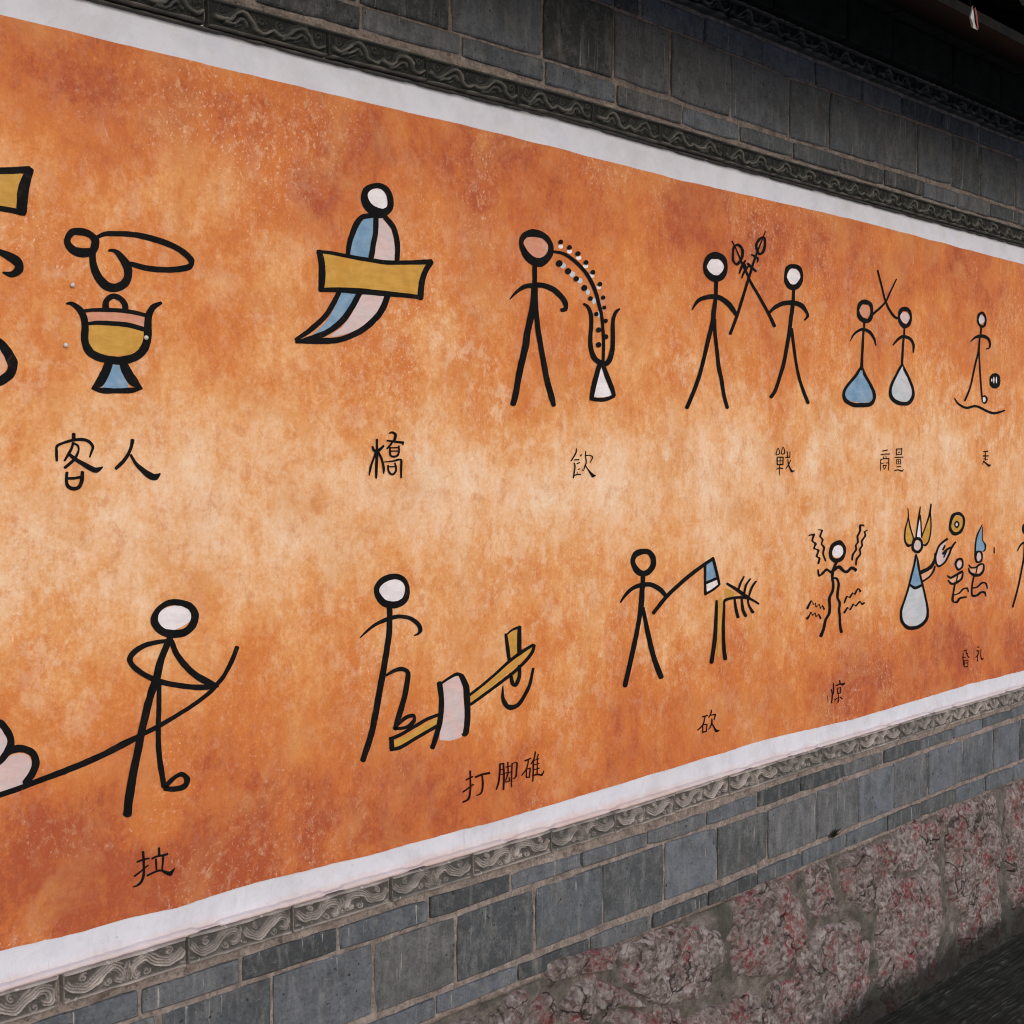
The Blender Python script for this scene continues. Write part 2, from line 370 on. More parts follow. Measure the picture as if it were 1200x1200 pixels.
# painted strokes: outline pairs and fill polygons, x z in tenths of a millimetre on the wall face
PAINT = [
  ('painted_board', 'yellow board outlined in black, cut by the left edge of the photo', [
    ('Fy', '9123 21728 9896 21800 9833 21500 9806 21231 9113 21167'),
    ('S', '9111 21774 9107 21686 9549 21835 9548 21731 10037 21929 10039 21817'),
    ('S', '10112 21866 9978 21890 10053 21658 9887 21681 10016 21501 9832 21499 9983 21174 9803 21164'),
    ('S', '9103 21210 9095 21136 9545 21235 9531 21146 9957 21212 9937 21121'),
  ]),
  ('painted_hook', 'black hook stroke below the cut off yellow board', [
    ('S', '9402 20568 9373 20497 9647 20524 9590 20411 9867 20431 9743 20317 9905 20227 9758 20276 9715 20112 9699 20208 9563 20166 9571 20195'),
  ]),
  ('painted_loop', 'thick black loop low at the left edge of the photo', [
    ('Fh', '9287 19033 9500 18952 9617 18772 9590 18630 9492 18533 9277 18501'),
    ('S', '9320 19204 9269 19114 9543 19108 9458 19009 9711 18931 9565 18840 9791 18740 9622 18720 9718 18526 9595 18610 9516 18379 9463 18517 9288 18352 9274 18474'),
  ]),
  ('painted_figure', 'black looped bird shape with one long rounded wing above the goblet', [
    ('C', '10608 20782 10732 20805 10714 20994 10790 20906 10921 21050 10902 20921 11119 21001 11049 20900 11249 20870 11102 20831 11176 20651 11077 20741 10948 20565 10956 20717 10726 20606 10814 20730'),
    ('S', '11175 20941 11200 20890 11344 21038 11362 20960 11544 21071 11541 20980 11888 21098 11872 21002 12290 21070 12257 20968 12651 20997 12601 20898 12918 20886 12844 20796 13084 20746 12962 20694 13018 20572 12947 20657 12781 20498 12768 20600 12466 20458 12470 20557 12158 20451 12176 20549 11909 20485 11935 20576 11766 20513 11786 20584'),
    ('S', '11220 20844 11107 20854 11184 20697 11069 20695 11187 20539 11060 20511 11237 20391 11098 20327 11333 20250 11209 20145 11443 20184 11379 20043 11538 20184 11568 20046 11643 20239 11754 20147 11695 20337 11851 20324 11686 20453 11840 20511 11620 20561 11741 20647 11549 20664 11622 20741 11493 20707 11512 20766 11419 20706 11420 20749'),
  ]),
  ('painted_figure', 'black goblet with flared rim filled ochre yellow over a blue foot', [
    ('Fr', '10978 19642 11424 19686 11770 19690 12097 19646 12069 19485 11767 19521 11422 19530 11011 19490'),
    ('Fy', '11024 19436 11180 19464 11471 19466 11768 19457 12057 19404 12056 19279 11990 19139 11863 19030 11637 18966 11342 18964 11125 19023 11031 19150 11014 19281'),
    ('Fb', '11484 18870 11566 18874 11766 18402 11260 18385'),
    ('S', '10643 19788 10643 19755 10748 19812 10718 19746 10899 19743 10816 19665 10993 19618 10879 19568 11034 19455 10903 19438 11024 19222 10892 19201 11071 19084 10946 19003 11192 18997 11124 18871 11405 18953 11380 18822 11649 18957 11663 18819 11863 19023 11937 18899 11994 19138 12129 19066 12053 19290 12209 19276 12067 19504 12216 19505 12104 19718 12234 19693 12220 19877 12296 19813 12396 19951 12424 19906'),
    ('S', '11281 19731 11411 19731 11305 19875 11414 19847 11406 19981 11458 19904 11537 20011 11518 19920 11667 19965 11602 19889 11757 19869 11654 19822 11776 19759 11657 19738'),
    ('S', '10900 19693 10905 19637 11122 19734 11124 19673 11431 19762 11427 19691 11770 19766 11758 19694 12115 19724 12098 19656'),
    ('S', '11024 19495 11029 19440 11190 19529 11190 19458 11477 19543 11469 19462 11770 19537 11752 19456 12067 19484 12041 19403'),
    ('S', '11473 18839 11338 18879 11402 18633 11246 18693 11278 18447 11154 18534 11115 18380 11080 18420'),
    ('S', '11727 18887 11589 18832 11803 18745 11644 18664 11911 18594 11773 18484 12011 18448 11970 18406'),
    ('S', '11076 18405 11068 18374 11273 18408 11261 18313 11531 18405 11530 18320 11795 18426 11804 18331 12015 18438 12021 18407'),
  ]),
  ('painted_figure', 'figure with white head standing in a yellow board, its blue and white robe trailing below', [
    ('Fw', '17036 22378 17119 22519 17328 22615 17500 22558 17615 22398 17595 22278 17498 22195 17269 22195 17073 22282'),
    ('Fb', '17014 21969 17259 22000 17238 21730 17142 21457 17084 21204 16630 21214 16695 21522 16826 21796'),
    ('Fp', '17357 22013 17499 22019 17653 21897 17768 21705 17798 21472 17766 21217 17200 21208 17289 21504 17329 21771'),
    ('Fy', '15926 21176 16519 21153 17037 21132 17570 21122 18200 21180 18665 21239 18501 20999 18431 20782 18406 20563 17801 20562 17033 20563 16296 20527 15938 20496 15969 20842'),
    ('Fb', '16380 20463 16820 20486 16652 20242 16431 19967 16068 19713 15625 19522 15962 19791 16214 20122'),
    ('Fp', '16934 20481 17542 20492 17387 20244 17157 19993 16817 19766 16448 19626 16086 19569 16394 19766 16671 20073'),
    ('C', '16897 22350 17076 22390 16998 22584 17108 22511 17310 22708 17310 22600 17607 22667 17496 22568 17741 22453 17585 22415 17699 22197 17550 22261 17369 22004 17393 22209 17024 22125 17187 22266'),
    ('S', '17204 22002 17188 22091 16971 21942 16910 22030 16859 21820 16731 21864 16735 21593 16602 21615 16657 21398 16534 21405 16613 21203 16504 21203'),
    ('S', '17585 22088 17474 22004 17782 21934 17652 21862 17880 21729 17741 21689 17918 21493 17776 21473 17902 21243 17768 21232'),
    ('S', '17357 22036 17219 22024 17336 21705 17199 21700 17279 21468 17143 21472 17226 21222 17083 21226'),
    ('S', '15814 21214 15807 21153 16091 21227 16078 21160 16549 21210 16532 21136 17053 21197 17036 21115 17566 21197 17558 21108 18172 21259 18173 21170 18780 21346 18785 21236'),
    ('S', '18835 21266 18690 21312 18675 21051 18531 21084 18584 20820 18422 20828 18549 20514 18376 20511'),
    ('S', '18494 20482 18510 20567 18162 20487 18176 20577 17552 20470 17566 20577 16888 20455 16901 20574 16321 20444 16326 20542 15872 20411 15873 20496'),
    ('S', '15924 21206 15799 21172 15986 21012 15836 20983 16009 20733 15843 20719 15968 20453 15832 20448'),
    ('S', '16396 20444 16286 20478 16238 20178 16126 20221 16020 19905 15924 19966 15667 19628 15589 19703 15315 19432 15266 19488'),
    ('S', '16907 20440 16774 20484 16740 20185 16613 20236 16482 19875 16369 19951 16110 19621 16037 19715 15716 19471 15673 19570 15369 19390 15345 19463'),
    ('S', '17654 20466 17500 20498 17516 20189 17373 20239 17278 19930 17163 20010 16893 19668 16813 19769 16405 19483 16370 19587 15972 19417 15964 19537 15560 19399 15557 19489 15291 19390 15289 19449'),
  ]),
  ('painted_figure', 'stick figure with rose head and arms bowed, drinking from a stream', [
    ('Fr', '21524 22042 21683 22138 21989 22187 22261 22131 22410 21984 22379 21795 22223 21699 21913 21693 21657 21797 21539 21940'),
    ('C', '21407 21940 21550 21974 21513 22201 21649 22114 21880 22338 21873 22164 22270 22281 22159 22156 22511 22090 22351 22037 22505 21806 22320 21853 22127 21511 22077 21714 21623 21608 21798 21751'),
    ('S', '21988 21555 21841 21541 21986 21120 21830 21107'),
    ('S', '21097 20710 21120 20697 21292 20910 21359 20861 21556 21066 21607 20976 21891 21141 21901 21024 22237 21163 22195 21044 22611 21087 22509 20974 22905 20931 22759 20839 23041 20760 22874 20716 23003 20599 22882 20655 22810 20549 22777 20630'),
    ('S', '22006 21096 21809 21081 22016 20784 21778 20779 21942 20515 21725 20528 21856 20252 21641 20269 21783 19995 21566 20007 21708 19657 21493 19674 21516 19088 21319 19108 21406 18653 21210 18674 21306 18383 21128 18408'),
    ('S', '22013 20822 21833 20797 22054 20415 21890 20393 22115 20089 21943 20061 22191 19787 22019 19756 22309 19355 22128 19324 22428 18949 22240 18912 22582 18592 22394 18552 22624 18418 22484 18390'),
  ]),
  ('painted_stream', 'curved black drinking stream with dots on both sides', [
    ('dw', '22876 22056 22864 22029 22833 22006 22790 21995 22747 21997 22716 22012 22705 22037 22716 22064 22747 22087 22790 22098 22833 22096 22864 22081'),
    ('dw', '23190 21980 23178 21953 23143 21930 23096 21918 23048 21920 23014 21935 23001 21960 23014 21988 23048 22010 23095 22023 23143 22021 23178 22005'),
    ('dw', '23510 21867 23497 21839 23462 21816 23414 21804 23366 21806 23331 21822 23318 21847 23331 21875 23366 21898 23414 21910 23462 21908 23497 21892'),
    ('dw', '23754 21696 23741 21668 23705 21645 23656 21633 23608 21635 23572 21651 23559 21676 23572 21704 23607 21727 23656 21739 23705 21737 23740 21721'),
    ('dw', '23975 21493 23962 21465 23926 21443 23877 21431 23828 21433 23792 21449 23779 21475 23792 21503 23828 21526 23877 21537 23926 21535 23962 21519'),
    ('dw', '24220 21237 24209 21214 24179 21196 24137 21187 24096 21189 24066 21202 24055 21222 24066 21245 24096 21263 24137 21273 24178 21271 24209 21257'),
    ('dr', '24393 20888 24379 20854 24339 20827 24285 20814 24230 20818 24191 20839 24176 20870 24190 20904 24230 20930 24284 20943 24338 20939 24378 20919'),
    ('dr', '24390 20712 24378 20689 24348 20671 24306 20662 24264 20665 24234 20678 24223 20699 24234 20721 24264 20739 24306 20748 24348 20746 24378 20732'),
    ('dl', '22971 21628 22957 21593 22920 21564 22869 21550 22818 21554 22781 21575 22768 21608 22781 21643 22818 21671 22869 21686 22920 21682 22957 21661'),
    ('dl', '23295 21461 23282 21425 23244 21396 23192 21382 23141 21387 23103 21408 23089 21441 23103 21476 23140 21505 23192 21519 23244 21515 23281 21493'),
    ('dl', '23548 21336 23535 21303 23500 21277 23452 21264 23404 21268 23369 21288 23356 21319 23368 21352 23404 21378 23452 21391 23500 21387 23535 21367'),
    ('dl', '23813 21094 23803 21059 23776 21031 23740 21019 23703 21025 23676 21048 23667 21082 23676 21117 23703 21145 23739 21157 23776 21151 23803 21128'),
    ('dl', '24035 20899 24026 20863 23998 20836 23962 20823 23925 20830 23897 20853 23887 20887 23897 20923 23924 20950 23961 20963 23998 20956 24025 20933'),
    ('dl', '24177 20593 24171 20552 24153 20521 24128 20509 24103 20518 24085 20546 24078 20586 24084 20626 24102 20657 24127 20670 24152 20661 24171 20633'),
    ('S', '22520 21934 22505 21876 22848 21937 22810 21863 23179 21852 23108 21779 23549 21674 23457 21610 23845 21445 23729 21389 24057 21163 23930 21121 24201 20847 24077 20817 24303 20527 24185 20507 24347 20202 24228 20190 24370 19904 24250 19897 24346 19495 24236 19492'),
    ('d', '22856 22158 22836 22119 22785 22094 22728 22094 22690 22120 22690 22159 22727 22193 22785 22206 22836 22192'),
    ('d', '23159 22066 23138 22027 23087 22002 23029 22002 22991 22028 22990 22067 23028 22102 23087 22115 23138 22101'),
    ('d', '23462 21954 23440 21913 23386 21887 23324 21887 23284 21915 23283 21956 23324 21992 23385 22006 23440 21991'),
    ('d', '23745 21780 23724 21740 23672 21715 23612 21716 23572 21742 23572 21782 23611 21817 23671 21830 23724 21815'),
    ('d', '23991 21575 23970 21535 23917 21510 23856 21511 23817 21538 23816 21578 23856 21613 23916 21626 23970 21611'),
    ('d', '24245 21320 24224 21282 24173 21258 24114 21259 24076 21285 24076 21324 24114 21357 24172 21369 24224 21354'),
    ('d', '24359 21012 24339 20975 24290 20953 24234 20955 24197 20980 24197 21017 24233 21048 24290 21059 24339 21045'),
    ('d', '24393 20777 24376 20744 24331 20724 24281 20726 24248 20749 24248 20782 24280 20810 24331 20820 24376 20807'),
    ('d', '24454 20464 24434 20428 24385 20406 24328 20409 24291 20434 24291 20471 24328 20502 24384 20513 24434 20498'),
    ('d', '24473 20086 24449 20043 24389 20017 24322 20020 24277 20052 24277 20096 24321 20133 24389 20145 24449 20126'),
    ('d', '22838 21667 22810 21614 22741 21580 22663 21582 22612 21617 22612 21670 22663 21716 22741 21734 22810 21714'),
    ('d', '23136 21519 23111 21469 23045 21438 22971 21439 22923 21473 22923 21523 22971 21566 23045 21582 23110 21563'),
    ('d', '23408 21368 23385 21326 23328 21299 23264 21300 23222 21330 23222 21373 23264 21410 23328 21423 23385 21407'),
    ('d', '23707 21184 23681 21135 23617 21105 23543 21107 23495 21140 23495 21189 23543 21231 23616 21246 23681 21227'),
    ('d', '23903 20952 23884 20915 23833 20891 23775 20893 23737 20920 23737 20958 23775 20990 23832 21002 23883 20987'),
    ('d', '24111 20602 24092 20566 24043 20544 23987 20546 23951 20571 23951 20608 23987 20639 24042 20649 24091 20635'),
    ('d', '24212 20232 24189 20189 24130 20163 24063 20166 24020 20197 24019 20241 24063 20278 24130 20290 24189 20272'),
    ('d', '24218 19881 24194 19836 24132 19810 24063 19814 24017 19847 24017 19893 24062 19930 24132 19943 24193 19923'),
  ]),
  ('painted_cup', 'tall open black cup on a white triangular foot', [
    ('Fw', '24214 19367 24335 19150 24510 18876 24651 18712 24338 18641 23944 18657 24079 18972'),
    ('S', '23611 20824 23563 20779 23802 20760 23696 20709 23923 20554 23781 20530 23925 20278 23781 20272 23902 20010 23749 20001 23939 19757 23772 19722 24075 19575 23925 19491 24261 19514 24196 19384 24374 19510 24501 19409 24495 19656 24674 19631 24563 19918 24731 19921 24570 20243 24720 20250 24596 20523 24734 20517 24714 20723 24826 20687 24874 20800 24922 20767'),
    ('S', '24245 19394 24087 19417 24131 19119 23955 19143 24030 18848 23852 18866 23948 18580 23796 18592'),
    ('S', '24360 19434 24205 19389 24521 19171 24357 19123 24693 18903 24526 18859 24768 18708 24624 18677'),
    ('S', '23840 18632 23822 18549 24090 18621 24083 18526 24363 18634 24395 18541 24685 18718 24732 18640'),
  ]),
  ('painted_figure', 'left one of the two white headed spear fighters', [
    ('Fw', '29205 22221 29152 22102 29006 22004 28807 21955 28609 21967 28464 22035 28410 22142 28461 22260 28604 22357 28802 22408 29001 22398 29149 22330'),
    ('C', '28266 22134 28428 22150 28411 22435 28605 22350 28807 22576 28795 22384 29224 22505 29028 22378 29360 22243 29192 22226 29236 21943 29027 22022 28829 21789 28840 21963 28417 21879 28610 22001'),
    ('S', '28929 21852 28763 21838 28923 21409 28757 21397'),
    ('S', '27786 20988 27825 20977 27969 21238 28074 21183 28307 21390 28362 21282 28821 21474 28805 21341 29197 21426 29081 21303 29555 21283 29384 21180 29832 21047 29691 20980'),
    ('S', '28916 21435 28763 21434 28853 21018 28654 21017 28796 20726 28610 20734 28648 20366 28466 20381 28513 20013 28343 20028 28327 19564 28169 19580 28228 19317 28063 19342 27969 18867 27809 18899 27687 18453 27531 18489'),
    ('S', '28870 20807 28717 20792 28901 20431 28748 20414 28993 20025 28828 20005 29085 19587 28908 19563 29197 19306 29021 19280 29306 18894 29141 18869 29475 18532 29311 18503'),
    ('S', '29438 20492 29575 20471 29737 20977 29877 20960 30016 21513 30147 21501 30237 21953 30369 21942 30472 22396 30581 22388 30647 22708 30743 22698 30893 23058 30953 23052 31099 23376 31148 23372'),
    ('C', '30691 22789 30812 22825 30629 22964 30754 22964 30819 23168 30907 23125 31112 23229 31023 23177 31176 23015 31047 23006 31075 22788 30954 22817 30827 22698 30853 22771'),
    ('S', '30487 22702 30442 22655 30798 22637 30711 22586 30801 22518 30711 22509'),
    ('S', '30341 22447 30253 22388 30570 22341 30485 22280 30734 22271 30670 22221'),
  ]),
  ('painted_figure', 'right one of the two white headed spear fighters', [
    ('Fw', '32910 22317 32861 22200 32725 22105 32538 22058 32352 22071 32215 22140 32164 22247 32211 22362 32345 22457 32531 22505 32718 22493 32857 22425'),
    ('S', '31526 20806 31693 20861 31236 21136 31374 21187 30767 21577 30888 21627 30420 21877 30531 21920 30192 22151 30294 22188 29968 22389 30058 22421 29757 22693 29812 22713 29532 22923 29586 22945'),
    ('C', '29597 22795 29691 22772 29856 22908 29820 22830 30102 22780 29971 22745 30075 22527 29947 22541 29810 22312 29768 22389 29569 22413 29672 22445 29559 22616 29656 22624'),
    ('S', '30219 22478 30144 22496 30065 22300 29964 22317 29939 22116 29869 22124'),
    ('S', '30345 22327 30273 22349 30179 22164 30080 22185 30047 21998 29990 22006'),
    ('S', '30143 22446 30052 22413 30287 22283 30196 22250'),
    ('C', '32078 22247 32213 22257 32191 22533 32375 22469 32566 22636 32555 22508 32934 22588 32753 22490 33062 22337 32923 22326 32924 22042 32716 22112 32533 21892 32547 22061 32154 21994 32365 22093'),
    ('S', '32647 21957 32496 21948 32629 21548 32465 21538'),
    ('S', '31288 21186 31382 21141 31548 21372 31655 21295 31992 21542 32055 21426 32528 21619 32504 21476 33025 21569 32888 21446 33317 21370 33174 21312 33381 21222 33243 21228 33193 21090 33115 21117'),
    ('S', '32642 21544 32452 21542 32562 21163 32359 21163 32469 20748 32280 20751 32322 20229 32135 20236 32174 19777 31990 19793 31958 19373 31791 19396 31753 19008 31583 19046 31531 18827 31389 18878'),
    ('S', '32560 20802 32398 20779 32674 20331 32525 20312 32801 19860 32665 19841 32972 19460 32824 19433 33206 19093 33048 19058 33462 18775 33291 18733'),
  ]),
  ('painted_figure', 'pink headed figure in the deep blue teardrop skirt', [
    ('Fr', '36878 21634 36832 21535 36703 21455 36525 21417 36347 21429 36216 21489 36167 21580 36212 21679 36339 21758 36516 21798 36695 21786 36828 21726'),
    ('Fb', '36342 19882 35875 19491 35389 19106 35520 18906 36147 18844 36565 18837 37030 18911 37111 19108 36881 19369 36546 19678'),
    ('C', '36044 21593 36198 21602 36166 21859 36358 21793 36551 21966 36528 21809 36939 21887 36756 21807 37025 21639 36855 21629 36938 21363 36728 21421 36528 21242 36577 21399 36145 21358 36348 21445'),
    ('S', '36957 21588 37062 21534 37321 21766 37418 21724 37737 22014 37835 21989 37997 22307 38094 22293 38401 22765 38477 22754'),
    ('S', '36564 21268 36441 21263 36544 21034 36421 21029'),
    ('S', '35660 20665 35697 20656 35862 20897 35952 20861 36220 21066 36289 20993 36528 21102 36488 21006 36879 21042 36753 20961 37140 20855 37017 20817 37252 20630 37175 20614'),
    ('S', '36519 21032 36396 21028 36490 20540 36345 20535 36464 20151 36308 20146 36473 19867 36272 19861'),
    ('C', '36388 19874 36354 19956 36101 19620 35968 19666 35612 19295 35478 19339 35433 19103 35273 19111 35518 18928 35344 18858 35891 18826 35818 18703 36403 18829 36413 18687 36857 18861 36981 18750 37051 18990 37247 18974 37005 19199 37178 19233 36730 19471 36870 19514 36463 19694 36614 19738'),
  ]),
  ('painted_figure', 'pink headed figure in the pale blue teardrop skirt', [
    ('Fp', '39337 21612 39295 21517 39174 21441 39008 21405 38841 21418 38719 21476 38672 21564 38714 21658 38833 21734 38998 21771 39165 21759 39289 21701'),
    ('Fl', '38894 20052 38479 19674 38209 19305 38259 19081 38724 18943 39181 18939 39515 19035 39596 19240 39407 19571 39099 19866'),
    ('S', '37312 22922 37213 22899 37559 22501 37459 22479 37814 22052 37703 22025 38121 21767 37998 21724 38388 21611 38280 21549 38587 21579 38519 21506'),
    ('C', '38567 21598 38699 21605 38657 21845 38873 21780 39026 21946 38998 21797 39379 21862 39205 21789 39478 21635 39342 21627 39378 21378 39173 21432 38997 21254 39056 21403 38646 21384 38849 21461'),
    ('S', '39055 21280 38945 21276 39041 21010 38919 21005'),
    ('S', '38243 20695 38308 20672 38460 20868 38572 20821 38746 21009 38828 20928 39085 21050 39041 20948 39469 20977 39331 20901 39681 20787 39524 20761 39647 20544 39548 20540'),
    ('S', '39013 20980 38892 20977 38975 20574 38841 20570 38939 20086 38793 20083'),
    ('C', '38919 20071 38834 20126 38560 19731 38421 19760 38280 19404 38120 19422 38252 19158 38054 19132 38480 19002 38324 18901 38915 18933 38881 18809 39268 18960 39419 18860 39523 19146 39716 19127 39506 19369 39663 19393 39249 19680 39395 19717 38965 19937 39106 19978'),
  ]),
  ('painted_figure', 'small striding stick figure above the wavy ground line', [
    ('Fl', '44698 21946 44665 21870 44570 21809 44438 21780 44306 21791 44208 21838 44170 21908 44203 21984 44297 22044 44428 22074 44561 22064 44660 22017'),
    ('C', '44099 21910 44219 21915 44203 22126 44376 22084 44535 22206 44480 22111 44753 22106 44600 22063 44838 21936 44716 21928 44767 21725 44610 21757 44444 21636 44494 21733 44181 21739 44312 21780'),
    ('S', '44509 21665 44376 21661 44463 21392 44331 21389'),
    ('S', '43623 21121 43665 21104 43865 21276 43954 21224 44211 21383 44257 21280 44709 21418 44640 21299 45092 21315 44933 21247 45215 21147 45068 21132 45141 20975 45040 21001 44847 20910 44811 20948'),
    ('S', '44388 21315 44268 21311 44371 21043 44227 21040 44298 20741 44156 20746 44111 20413 43983 20420 43809 19716 43682 19725 43628 19415 43505 19430 43349 19088 43218 19109'),
    ('S', '44346 20947 44237 20939 44402 20435 44293 20427 44512 19825 44391 19817 44625 19287 44504 19279'),
    ('Fw', '44920 19170 44896 19124 44827 19090 44733 19075 44638 19085 44568 19115 44541 19159 44565 19204 44633 19239 44727 19253 44822 19244 44893 19214'),
    ('C', '44547 19239 44641 19230 44747 19323 44749 19264 44981 19262 44853 19226 45020 19140 44877 19152 44838 19018 44787 19078 44600 19079 44665 19095'),
  ]),
  ('painted_ball', 'small black ball with pale bars beside the striding figure', [
    ('P', '46034 19870 45930 19737 45661 19658 45353 19671 45150 19768 45145 19904 45340 20016 45646 20053 45921 19995'),
    ('P', '46007 19957 45909 19831 45653 19756 45361 19767 45168 19859 45163 19988 45349 20095 45639 20130 45900 20076'),
    ('P', '46014 19781 45916 19655 45659 19580 45367 19593 45174 19685 45170 19814 45355 19921 45646 19955 45907 19900'),
    ('Fw', '45510 19875 45506 19815 45491 19770 45469 19753 45446 19769 45428 19812 45419 19871 45423 19931 45438 19976 45460 19993 45484 19978 45502 19935'),
    ('Fw', '45710 19883 45706 19822 45691 19778 45669 19761 45645 19776 45627 19819 45619 19879 45623 19939 45638 19984 45660 20001 45684 19986 45702 19943'),
    ('Fw', '45340 19868 45336 19838 45322 19816 45302 19807 45282 19814 45267 19836 45261 19865 45265 19895 45279 19918 45298 19926 45318 19919 45334 19898'),
  ]),
  ('painted_ground_line', 'wavy black ground line under the small striding figure', [
    ('S', '42531 19158 42476 19138 42855 18991 42770 18939 43409 18890 43388 18805 44044 18965 44043 18884 44572 18899 44509 18827 45132 18791 45074 18712 45663 18758 45683 18670 46405 18855 46441 18808'),
  ]),
  ('painted_figure', 'white headed figure leaning back and hauling the long rope', [
    ('Fw', '12249 14417 12302 14516 12466 14572 12678 14599 12845 14564 12935 14472 12953 14344 12894 14271 12697 14182 12507 14154 12363 14203 12280 14310'),
    ('C', '12120 14360 12272 14362 12221 14569 12310 14503 12427 14693 12469 14590 12684 14698 12670 14588 12951 14609 12865 14517 13098 14393 12939 14386 13027 14167 12897 14252 12812 14027 12759 14159 12498 14028 12520 14172 12258 14143 12354 14237'),
    ('S', '12569 14060 12439 14079 12558 13940 12433 13958'),
    ('S', '12467 13949 12457 14016 12244 13936 12227 14015 12009 13899 11970 13983 11828 13802 11752 13883 11767 13724 11657 13740 11816 13633 11736 13578 11969 13503 11908 13430 12139 13397 12092 13314 12310 13320 12277 13226 12554 13238 12533 13144 12872 13158 12861 13061 13195 13110 13198 13005 13481 13087 13490 13017'),
    ('S', '12582 13979 12479 13953 12671 13772 12568 13734 12828 13561 12729 13500 13006 13385 12920 13305 13214 13250 13135 13141 13426 13116 13375 13031'),
    ('S', '12514 13905 12399 13960 12386 13638 12257 13690 12304 13322 12151 13381 12159 12980 12018 13034 12028 12538 11891 12588'),
    ('S', '12123 12898 11985 12945 12008 12472 11866 12521 11916 12085 11770 12135 11828 11698 11672 11752 11751 11314 11585 11367 11707 11005 11545 11052'),
    ('S', '12329 13248 12235 13260 12322 12843 12223 12859 12306 12441 12201 12457 12314 12037 12205 12048 12363 11667 12250 11671 12416 11384 12303 11386'),
    ('S', '12360 11438 12428 11360 12555 11555 12604 11484 12729 11589 12708 11504 12886 11435 12759 11436 12799 11275 12726 11369 12582 11254 12571 11355 12355 11314 12364 11402'),
  ]),
  ('painted_cloud', 'two pale rounded lobes outlined in thick black at the left edge', [
    ('Fp', '9201 12893 9393 12893 9488 12774 9521 12616 9467 12453 9268 12324 9191 12308'),
    ('Fp', '9376 12271 9534 12388 9711 12417 9859 12354 9927 12197 9888 12048 9762 11887 9368 11824 9175 11812 9182 12171'),
    ('S', '9221 13079 9195 12985 9425 13007 9362 12910 9559 12848 9450 12795 9628 12662 9508 12666 9593 12485 9481 12555 9439 12315 9365 12397 9256 12220 9207 12292'),
    ('S', '9352 12373 9414 12309 9461 12501 9536 12403 9599 12560 9627 12436 9800 12534 9771 12418 9988 12410 9890 12343 10054 12210 9917 12233 9991 12023 9877 12097 9853 11863 9756 11946'),
  ]),
  ('painted_rope', 'long black rope running from the pale lobes to the hauling figure', [
    ('S', '13958 13687 13862 13730 13828 13436 13740 13481 13647 13179 13571 13231 13498 13045 13425 13108 13369 12933 13310 12999 13029 12747 12978 12817 12697 12607 12652 12678 12296 12447 12248 12526'),
    ('S', '12293 12446 12251 12528 11932 12339 11893 12420 11539 12229 11497 12314 11198 12106 11151 12193'),
    ('S', '11821 12288 11783 12365 11410 12154 11365 12252 10944 12031 10900 12136 10488 11934 10450 12039 10006 11853 9973 11946 9674 11790 9644 11883 9385 11750 9362 11843 9084 11738 9065 11830'),
  ]),
  ('painted_figure', 'white headed figure stamping on the lower end of the gold beam', [
    ('Fw', '17295 14515 17357 14634 17600 14697 17853 14699 18005 14601 18043 14435 17972 14314 17755 14244 17567 14230 17374 14337'),
    ('C', '17180 14491 17330 14497 17304 14733 17418 14634 17652 14831 17676 14713 17983 14758 17898 14670 18140 14531 18019 14524 18102 14256 17962 14332 17801 14113 17766 14256 17390 14194 17496 14310'),
    ('S', '17677 14170 17523 14182 17673 13923 17525 13938 17659 13592 17505 13617 17599 13265 17440 13300 17520 12897 17363 12937 17446 12601 17283 12644 17307 12034 17145 12080 17183 11580 17025 11638 16949 11081 16808 11141'),
    ('S', '16810 13609 16832 13588 17034 13771 17080 13724 17245 13878 17287 13810 17581 13965 17616 13873 17875 13976 17875 13893 18178 13908 18132 13830 18423 13756 18327 13704 18497 13587 18378 13598 18396 13504 18352 13549 18270 13489 18256 13515'),
    ('S', '17485 12782 17518 12734 17697 12865 17734 12788 17939 12882 17924 12791 18148 12759 18026 12735 18142 12542 17999 12575 18064 12212 17918 12259 17909 11826 17759 11881 17802 11596 17678 11642'),
    ('S', '17675 11663 17755 11596 17805 11739 17861 11685 18026 11859 18077 11777 18272 11848 18208 11782 18290 11669 18189 11731 18068 11571 18032 11645 17746 11587 17734 11651'),
  ]),
  ('painted_beam', 'slanting gold beam outlined in black', [
    ('Fy', '17659 11366 18042 11429 18500 11578 18985 11680 18950 11554 18499 11433 18042 11274 17674 11242'),
    ('Fy', '19858 11994 20359 12200 20872 12453 21331 12678 21818 12881 21862 12812 21531 12619 21002 12355 20486 12116 19874 11845'),
    ('S', '17569 11466 17602 11393 17842 11506 17884 11434 18215 11616 18263 11545 18601 11729 18644 11656 18964 11779 18997 11709'),
    ('S', '17606 11250 17623 11175 17842 11248 17881 11169 18213 11352 18262 11281 18597 11462 18646 11390 18938 11558 18988 11485'),
    ('S', '17692 11427 17571 11441 17713 11192 17578 11209'),
    ('S', '19832 12070 19884 12013 20224 12238 20279 12182 20655 12450 20714 12395 21029 12657 21096 12592 21447 12840 21512 12767 21845 12965 21899 12900'),
    ('S', '19860 11861 19914 11799 20346 12049 20402 11987 20841 12255 20904 12188 21283 12447 21353 12383 21602 12634 21683 12575 21791 12788 21887 12742 21856 12933 21954 12903'),
  ]),
  ('painted_block', 'pale pink arched block in front of the gold beam', [
    ('Fp', '19045 12387 19243 12488 19484 12520 19616 12438 19706 12166 19726 11830 19704 11475 19613 11143 18984 11190 19070 11542 19078 12045'),
    ('S', '19065 12405 18900 12413 19107 12041 18955 12057 19093 11717 18934 11751 19021 11451 18873 11498 18920 11194 18776 11249 18830 11037 18702 11091'),
